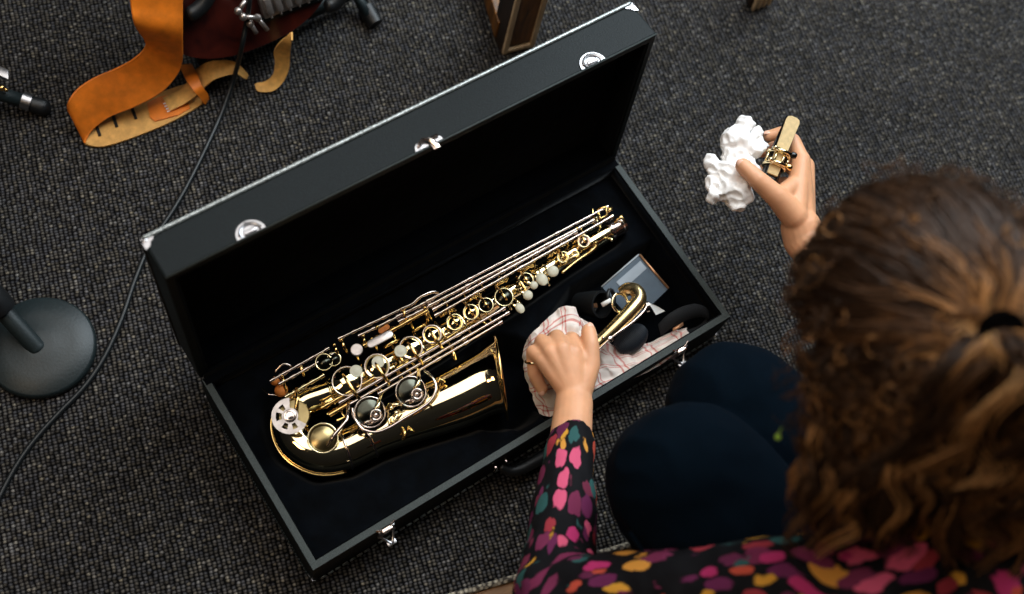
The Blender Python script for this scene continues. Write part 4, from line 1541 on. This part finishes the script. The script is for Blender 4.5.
# ================================================================== GUITAR, STRAP, STAND
gB = at(262, 46, .07)
gx = (at(305, -7, .1) - at(250, 15, .1)); gx.z = 0; gx.normalize()
gh = V((-gx.y, gx.x, 0))
if gh.y < 0: gh = -gh
TILT = D(58)
gy = gh * math.cos(TILT) + UP * math.sin(TILT)
gz = gx.cross(gy).normalized()          # out of the face
if gz.dot(-RZ) < 0: gz = -gz
def on_face(px, py, off=0.0):
    d = RX * ((px - 512) / FPX) + RY * ((py - 297) / FPX) + RZ
    return CAM_C + d * ((gB + gz * off - CAM_C).dot(gz) / d.dot(gz))
guitar = thing('electric_guitar', 'reddish brown electric guitar leaning on a stand beyond the case', 'guitar', gB)
half = [(x * .88, y) for x, y in [(0, 0), (.05, .003), (.10, .018), (.14, .05), (.158, .095), (.155, .135), (.132, .175), (.115, .205), (.118, .24), (.135, .275), (.142, .31), (.132, .345), (.112, .352), (.092, .33), (.07, .30), (.034, .292)]]
out = half + [(-x, y) for x, y in half[::-1][:-1]]
outl = [p for p in spline([(x, y) for x, y in out] + [(0, 0)], 4)][:-1]
bm = B()
prism(bm, outl, gx, gy, gz, gB, -.042, 0, .006)
gb = obj('guitar_body', bm, M['mahogany'], guitar, auto=0.7)
def gp_(x, y, z): return gB + gx * x + gy * y + gz * z
def gbox(bm, x0, x1, y0, y1, z0, z1, bev=0.0):
    box(bm, gp_((x0 + x1) / 2, (y0 + y1) / 2, (z0 + z1) / 2), gx * ((x1 - x0) / 2), gy * ((y1 - y0) / 2), gz * ((z1 - z0) / 2), bev)
q_ = on_face(262, 17) - gB
bx_, by_ = q_.dot(gx), q_.dot(gy)
axx = bx_ + .044
bm = B()
gbox(bm, axx - .028, axx + .028, .28, .60, .002, .016, .004)
nk = obj('guitar_neck', bm, M['dark_wood'], guitar, auto=0.6)
bm = B()
gbox(bm, axx - .04, axx + .04, .60, .72, -.004, .010, .004)
obj('headstock', bm, M['mahogany'], guitar, auto=0.6)
bm = B()
gbox(bm, bx_, bx_ + .088, by_, by_ + .036, .001, .012, .002)
br = obj('bridge', bm, M['satin_metal'], guitar, auto=0.6)
for k in range(6):
    bm = B()
    x = bx_ + .009 + k * .0142
    gbox(bm, x - .0046, x + .0046, by_ + .006, by_ + .030, .012, .019, .0015)
    rod(bm, gp_(x, by_ + .001, .016), gp_(x, by_ + .012, .016), .0018, 8)
    obj('saddle', bm, M['satin_metal'], br, auto=0.6)
bm = B()
gbox(bm, bx_ - .004, bx_ + .094, by_ - .008, by_, .0005, .004, .001)
obj('bridge_baseplate', bm, M['black_metal'], br, auto=0.6)
for p, q in (((-.030, .020, .02), (-.010, .010, .02)), ((-.022, .004, .014), (-.018, -.012, .014)), ((-.010, .008, .014), (-.002, -.014, .014)), ((-.034, .03, .02), (-.020, .04, .02))):
    bm = B()
    rod(bm, gp_(bx_ + p[0], by_ + p[1], p[2]), gp_(bx_ + q[0], by_ + q[1], q[2]), .0034, 10)
    ball(bm, gp_(bx_ + p[0], by_ + p[1], p[2]), .0058, 12)
    obj('tuner_screw', bm, M['satin_metal'], br)
for y in (.16, .24):
    bm = B()
    gbox(bm, axx - .042, axx + .042, y, y + .035, .0005, .008, .002)
    obj('pickup', bm, M['black_rubber'], guitar, auto=0.6)
for k in range(6):
    bm = B()
    x = .0055 + k * .0105 - .0275
    tube(bm, [gp_(bx_ + .009 + k * .0142, by_ + .03, .02), gp_(axx + x * .7, .60, .019)], .0006, 6)
    obj('string', bm, M['nickel'], guitar)
# guitar stand: two cradle arms in front of the body and a rubber foot
gs = thing('guitar_stand', 'black guitar stand with padded cradle arms holding the brown guitar', 'stand', at(300, 40, 0))
for pts in (((216, -24), (206, 0), (196, 11), (187, 15)), ((352, -30), (343, -8), (333, 4), (325, 6))):
    bm = B()
    ps = [V(p) for p in spline([on_face(*p, .011) for p in pts], 5)]
    tube(bm, ps, [.0105] * (len(ps) - 4) + [.0105, .010, .0085, .006], 14)
    arm = obj('cradle_arm', bm, M['black_rubber'], gs)
bm = B()
a, b = gp_(-.08, -.012, -.06), gp_(.09, -.012, -.06)
rod(bm, a, b, .011, 14)
obj('cross_bar', bm, M['black_metal'], gs)
bm = B()
tube(bm, [gp_(.02, -.012, -.06), at(352, -8, .03), at(373, 20, .012)], [.011, .011, .0115], 14)
lg_ = obj('stand_leg', bm, M['black_metal'], gs)
bm = B()
p0, p1 = at(366, 8, .017), at(376, 24, .011)
tube(bm, [p0, p1], [.0135, .0115], 16)
obj('rubber_foot', bm, M['black_rubber'], gs, auto=0.7)
bm = B()
tube(bm, [gp_(-.02, -.012, -.06), gp_(-.04, -.02, -.20), V((*(gB - gx * .06 + gh * .42).xy, .012))], .011, 14)
obj('stand_leg', bm, M['black_metal'], gs)
bm = B()
tube(bm, [gp_(0, -.012, -.06), gp_(0, .40, -.075)], .011, 14)
obj('stand_post', bm, M['black_metal'], gs)

# leather strap
st = thing('guitar_strap', 'orange leather guitar strap hanging from the guitar and folded on the carpet', 'strap', at(140, 110, 0))
sta = [((131, -46, .33), (182, -46, .33)), ((131, -15, .24), (182, -15, .24)), ((132, 5, .185), (181.5, 8, .18)), ((136, 25, .14), (181.5, 35, .13)), ((147, 44, .105), (181, 62, .085)), ((136, 58, .085), (175, 76, .062)),
       ((117, 69, .07), (160, 92, .045)), ((96, 78, .062), (134, 106, .032)), ((79, 89, .056), (109, 116, .022)), ((70, 101, .050), (93, 128, .014)), ((68.5, 109, .038), (86, 138, .008)), ((73, 116, .020), (85, 143, .0045)),
       ((84, 119, .007), (91, 146, .0032)), ((102, 115, .003), (105, 146.5, .0028)), ((128, 105, .0025), (130, 139, .0025)), ((160, 93, .0025), (165, 125, .0025)), ((188, 84, .0025), (190, 112, .0025)), ((200, 84, .0025), (205, 102, .0025))]
def strap_pt(i, p):
    if i > 3: return at(*p)
    return on_face(p[0], p[1], .016)
Ls = [V(p) for p in spline([gp_(-.112, .345, .008), gp_(-.128, .31, .014), gp_(-.15, .24, .02)] + [strap_pt(i, a) for i, (a, b) in enumerate(sta)], 6)]
Rs = [V(p) for p in spline([gp_(-.098, .345, .008), gp_(-.09, .31, .014), gp_(-.095, .24, .02)] + [strap_pt(i, b) for i, (a, b) in enumerate(sta)], 6)]
head_ = 3 * 6
k0 = (11 + 3) * 6
bm = B(); ribbon(bm, Ls[:k0 + 1], Rs[:k0 + 1], .0032)
obj('leather_band', bm, M['leather'], st, auto=0.9)
bm = B(); ribbon(bm, Ls[k0:], Rs[k0:], .0032)
fb = obj('suede_underside', bm, M['suede'], st, auto=0.9)
bm = B()
for edge in (Ls, Rs):
    tube(bm, [p for p in edge[:k0 + 1]], .0019, 6)
obj('band_edge_welt', bm, M['leather'], st)
for px, py in ((97, 131), (114, 122), (133, 114)):
    bm = B()
    a, b = at(px - 2, py - 9, .0055), at(px + 3, py + 5, .0055)
    tube(bm, [a, b], .0022, 8, flat=.4)
    obj('slot', bm, M['ink'], fb)
# stitched end patch, thin tail and keeper
bm = B()
out = [at(*p, .0062) for p in ((147, 103), (158, 97), (184, 92), (190, 108), (178, 115), (155, 121), (150, 117))]
vs = [bm.verts.new(p) for p in out]; vb = [bm.verts.new(p - UP * .0035) for p in out]
bm.faces.new(vs); bm.faces.new(vb[::-1])
for i in range(len(vs)): bm.faces.new((vs[i], vb[i], vb[(i + 1) % len(vs)], vs[(i + 1) % len(vs)]))
pt = obj('end_patch', bm, M['leather'], st, smooth=False)
bm = B()
for i in range(4):
    box(bm, at(164.5 + i * 1.3, 103.5 + i * 2.6, .0125), V((.0018, -.0004, 0)), V((.0003, .0007, 0)), UP * .0003)
obj('white_stitching', bm, M['paper'], pt, smooth=False)
tl = [((163, 98, .010), (170, 111, .009)), ((176, 92, .013), (183, 105, .012)), ((188, 82, .02), (195, 97, .018)), ((197, 69, .03), (204, 88, .024)), ((209, 62, .042), (214, 80, .034)), ((223, 60, .045), (225, 76, .036)), ((234, 62, .040), (236, 74, .034)), ((243, 69, .026), (243, 78, .02)), ((248, 75, .014), (246, 79, .01))]
bm = B(); ribbon(bm, [V(p) for p in spline([at(*a) for a, b in tl], 5)], [V(p) for p in spline([at(*b) for a, b in tl], 5)], .0028)
obj('thin_tail', bm, M['tan'], st, auto=0.9)
bm = B()
kp = [((180, 66, .02), (192, 65, .022)), ((185, 78, .034), (197, 74, .036)), ((193, 90, .034), (202, 86, .034)), ((200, 98, .02), (207, 93, .02)), ((204, 104, .006), (208, 99, .006))]
ribbon(bm, [V(p) for p in spline([at(*a) for a, b in kp], 5)], [V(p) for p in spline([at(*b) for a, b in kp], 5)], .004)
obj('keeper_loop', bm, M['leather'], st, auto=0.9)
rt = [((292, 32, .10), (292, 40, .098)), ((281, 41, .085), (291, 45, .08)), ((274, 51, .06), (290, 54, .055)), ((275, 62, .04), (289, 68, .03)), ((273, 74, .02), (283, 82, .012)), ((266, 81, .010), (273, 91, .004)), ((258, 83, .006), (260, 92, .003)), ((255, 84, .006), (256, 89, .003))]
bm = B(); ribbon(bm, [V(p) for p in spline([at(*a) for a, b in rt], 5)], [V(p) for p in spline([at(*b) for a, b in rt], 5)], .0028)
obj('curled_tail', bm, M['tan'], st, auto=0.9)

# cable
cb = [(250, -6, 9), (249, 6, 9), (246, 25, 9), (242, 46, 9), (234, 78, .03), (222, 112, .006), (205, 150, .004), (187, 186, .004), (170, 215, .004), (150, 245, .004), (135, 280, .004), (122, 318, .004), (105, 356, .004), (85, 386, .004), (60, 412, .004), (38, 436, .004), (20, 460, .004), (4, 488, .004), (-16, 530, .004)]
bm = B()
tube(bm, [V(p) for p in spline([on_face(p[0], p[1], .022 if i < 2 else .010) if p[2] == 9 else at(*p) for i, p in enumerate(cb)], 6)], .0035, 10)
co_ = obj('instrument_cable', bm, M['cable'])
tag(co_, 'thin black cable running from the guitar across the carpet past the round base', 'cable')

# ================================================================== STANDS
mc0 = at(42, 349, 0)
pax = (at(4, 312, .055) - at(36, 347, .015)).normalized()
def mcp(h):
    return at(36, 347, .015) + pax * h
ms = thing('microphone_stand', 'black microphone stand with a round cast base left of the case', 'stand', mc0)
bm = B()
rB = (at(97, 349, .008) - at(42, 349, .008)).length
lathe(bm, mc0, UP, [(0, .001), (rB, .001), (rB + .001, .004), (rB, .010), (rB * .96, .0125), (rB * .6, .017), (rB * .3, .020), (.016, .021), (0, .021)], 64)
obj('round_base', bm, M['black_metal'], ms, auto=0.8)
bm = B()
lathe(bm, mcp(-.002), pax, [(0, 0), (.0125, 0), (.0125, .003), (.0115, .006), (.0115, .06), (.0105, .062), (0, .062)], 24)
obj('pole_socket', bm, M['black_metal'], ms, auto=0.6)
bm = B()
rod(bm, mcp(.04), mcp(1.0), .0095, 20)
pl_ = obj('pole', bm, M['black_metal'], ms, auto=0.8)
bm = B()
lathe(bm, mcp(.062), pax, [(0, 0), (.017, 0), (.019, .006), (.019, .05), (.015, .058), (0, .058)], 24)
obj('clutch', bm, M['black_rubber'], ms, auto=0.7)

hs = thing('drum_hardware_stand', 'black and chrome stand leg with black rubber foot at the left edge', 'stand', at(20, 100, 0))
bm = B()
tube(bm, [at(-60, 74, .055), at(-10, 91, .035), at(30, 103, .018)], [.010, .010, .0095], 14)
obj('leg', bm, M['black_metal'], hs)
bm = B()
a, b = at(22, 100, .021), at(31, 103, .018)
rod(bm, a, b, .0125, 18)
obj('chrome_collar', bm, M['chrome'], hs, auto=0.7)
bm = B()
chain(bm, [at(30, 103, .017), at(42, 107, .0125)], [.0105, .012])
obj('rubber_foot', bm, M['black_rubber'], hs)
bm = B()
box(bm, at(0, 72, .05), (at(9, 76, .05) - at(0, 72, .05)), V((.003, .007, 0)), UP * .004, .001)
obj('chrome_brace', bm, M['chrome'], hs, auto=0.6)
bm = B()
ball(bm, at(2, 88, .048), .0045, 12); ball(bm, at(6, 90, .044), .003, 10)
obj('wing_bolt', bm, M['deep_gold'], hs)

# wooden post at the top
wp = at(517, 50, 0)
ws = thing('wooden_stand', 'dark brown wooden post with raised border standing behind the case lid', 'furniture', wp)
wx = (at(535, 45, 0) - at(503, 53, 0)); wx.z = 0; ww = wx.length / 2; wx.normalize()
wy = V((-wx.y, wx.x, 0));  wy = wy if wy.y > 0 else -wy
HT = .75
cpt = wp + wy * .02
bm = B()
box(bm, cpt + UP * (HT / 2), wx * ww, wy * .02, UP * (HT / 2), .002)
po = obj('post', bm, M['dark_wood'], ws, smooth=False)
bm = B()
box(bm, cpt - wy * .0205 + UP * (HT / 2 + .006), wx * (ww * .66), wy * .001, UP * (HT / 2 - .014))
obj('inset_panel', bm, M['stand_wood'], po, smooth=False)
bm = B()
for s in (-1, 1):
    box(bm, cpt - wy * .022 + wx * (ww * .83 * s) + UP * (HT / 2), wx * (ww * .15), wy * .003, UP * (HT / 2 - .004), .001)
box(bm, cpt - wy * .022 + UP * .010, wx * (ww * .8), wy * .003, UP * .004, .001)
obj('raised_border', bm, M['pale_wood'], po, smooth=False)
bm = B()
a, b = at(500, 30, .03), at(480, -40, .03)
d = (b - a).normalized(); n = d.cross(UP).normalized()
box(bm, (a + b) / 2, d * ((b - a).length / 2), n * .006, UP * .02, .002)
fo = obj('side_foot', bm, M['stand_wood'], ws, smooth=False)
rw = at(757, 8, 0)
rl = thing('ribbed_wooden_leg', 'pale ribbed wooden leg end at the top edge right of the lid', 'furniture', rw)
e0, e1 = at(754.5, 7, .012), at(770, 1.5, .012)
dx = (e1 - e0)
vy = V((-dx.y, dx.x, 0)).normalized()
if vy.y < 0: vy = -vy
for k in range(4):
    bm = B()
    c = e0 + dx * (k / 3)
    tube(bm, [c - UP * .009, c - UP * .004, c + vy * .004 + UP * .03, c + vy * .05 + UP * .15], [dx.length / 14, dx.length / 8.5, dx.length / 8.5, dx.length / 8.5], 10)
    obj('rib', bm, M['pale_wood'], rl)
bm = B()
mid = e0 + dx * .5 + vy * .012
box(bm, mid + UP * .06 + vy * .02, dx * .62, vy * .008, UP * .066 + vy * .018, .002)
obj('leg_core', bm, M['dark_wood'], rl)
# ================================================================== LIGHT
def area(name, loc, target, size, power, col, sy=None):
    l = bpy.data.lights.new(name, 'AREA')
    l.energy = power
    l.color = col
    l.size = size
    if sy:
        l.shape = 'RECTANGLE'; l.size_y = sy
    o = bpy.data.objects.new(name, l)
    COL.objects.link(o)
    o.location = loc
    d = V(target) - V(loc)
    o.rotation_euler = d.to_track_quat('-Z', 'Y').to_euler()
    return o
area('window_light', (2.0, .9, 1.9), (.6, .15, .1), 1.5, 72, (.80, .92, 1.0), 1.9)
area('ceiling_light', (.55, 1.0, 2.7), (.45, .3, 0), 3.2, 52, (1.0, .97, .93), 2.2)
area('warm_lamp', (-1.3, .2, 2.2), (.1, .25, 0), 0.5, 8, (1.0, .74, .48))
w = bpy.data.worlds.new('room_ambience')
scene.world = w
w.use_nodes = True
nt = w.node_tree
bg = nt.nodes['Background']
tc = nt.nodes.new('ShaderNodeTexCoord')
sx = nt.nodes.new('ShaderNodeSeparateXYZ')
nt.links.new(tc.outputs['Generated'], sx.inputs[0])
r_ = ramp(nt, sx.outputs[2], [(0.0, (.010, .009, .008, 1)), (0.6, (.014, .014, .016, 1)), (0.85, (.018, .018, .02, 1)), (1.0, (.03, .031, .033, 1))])
nt.links.new(r_, bg.inputs[0])
bg.inputs[1].default_value = .7
scene.view_settings.view_transform = 'Standard'
scene.view_settings.look = 'None'
scene.view_settings.exposure = 0.0
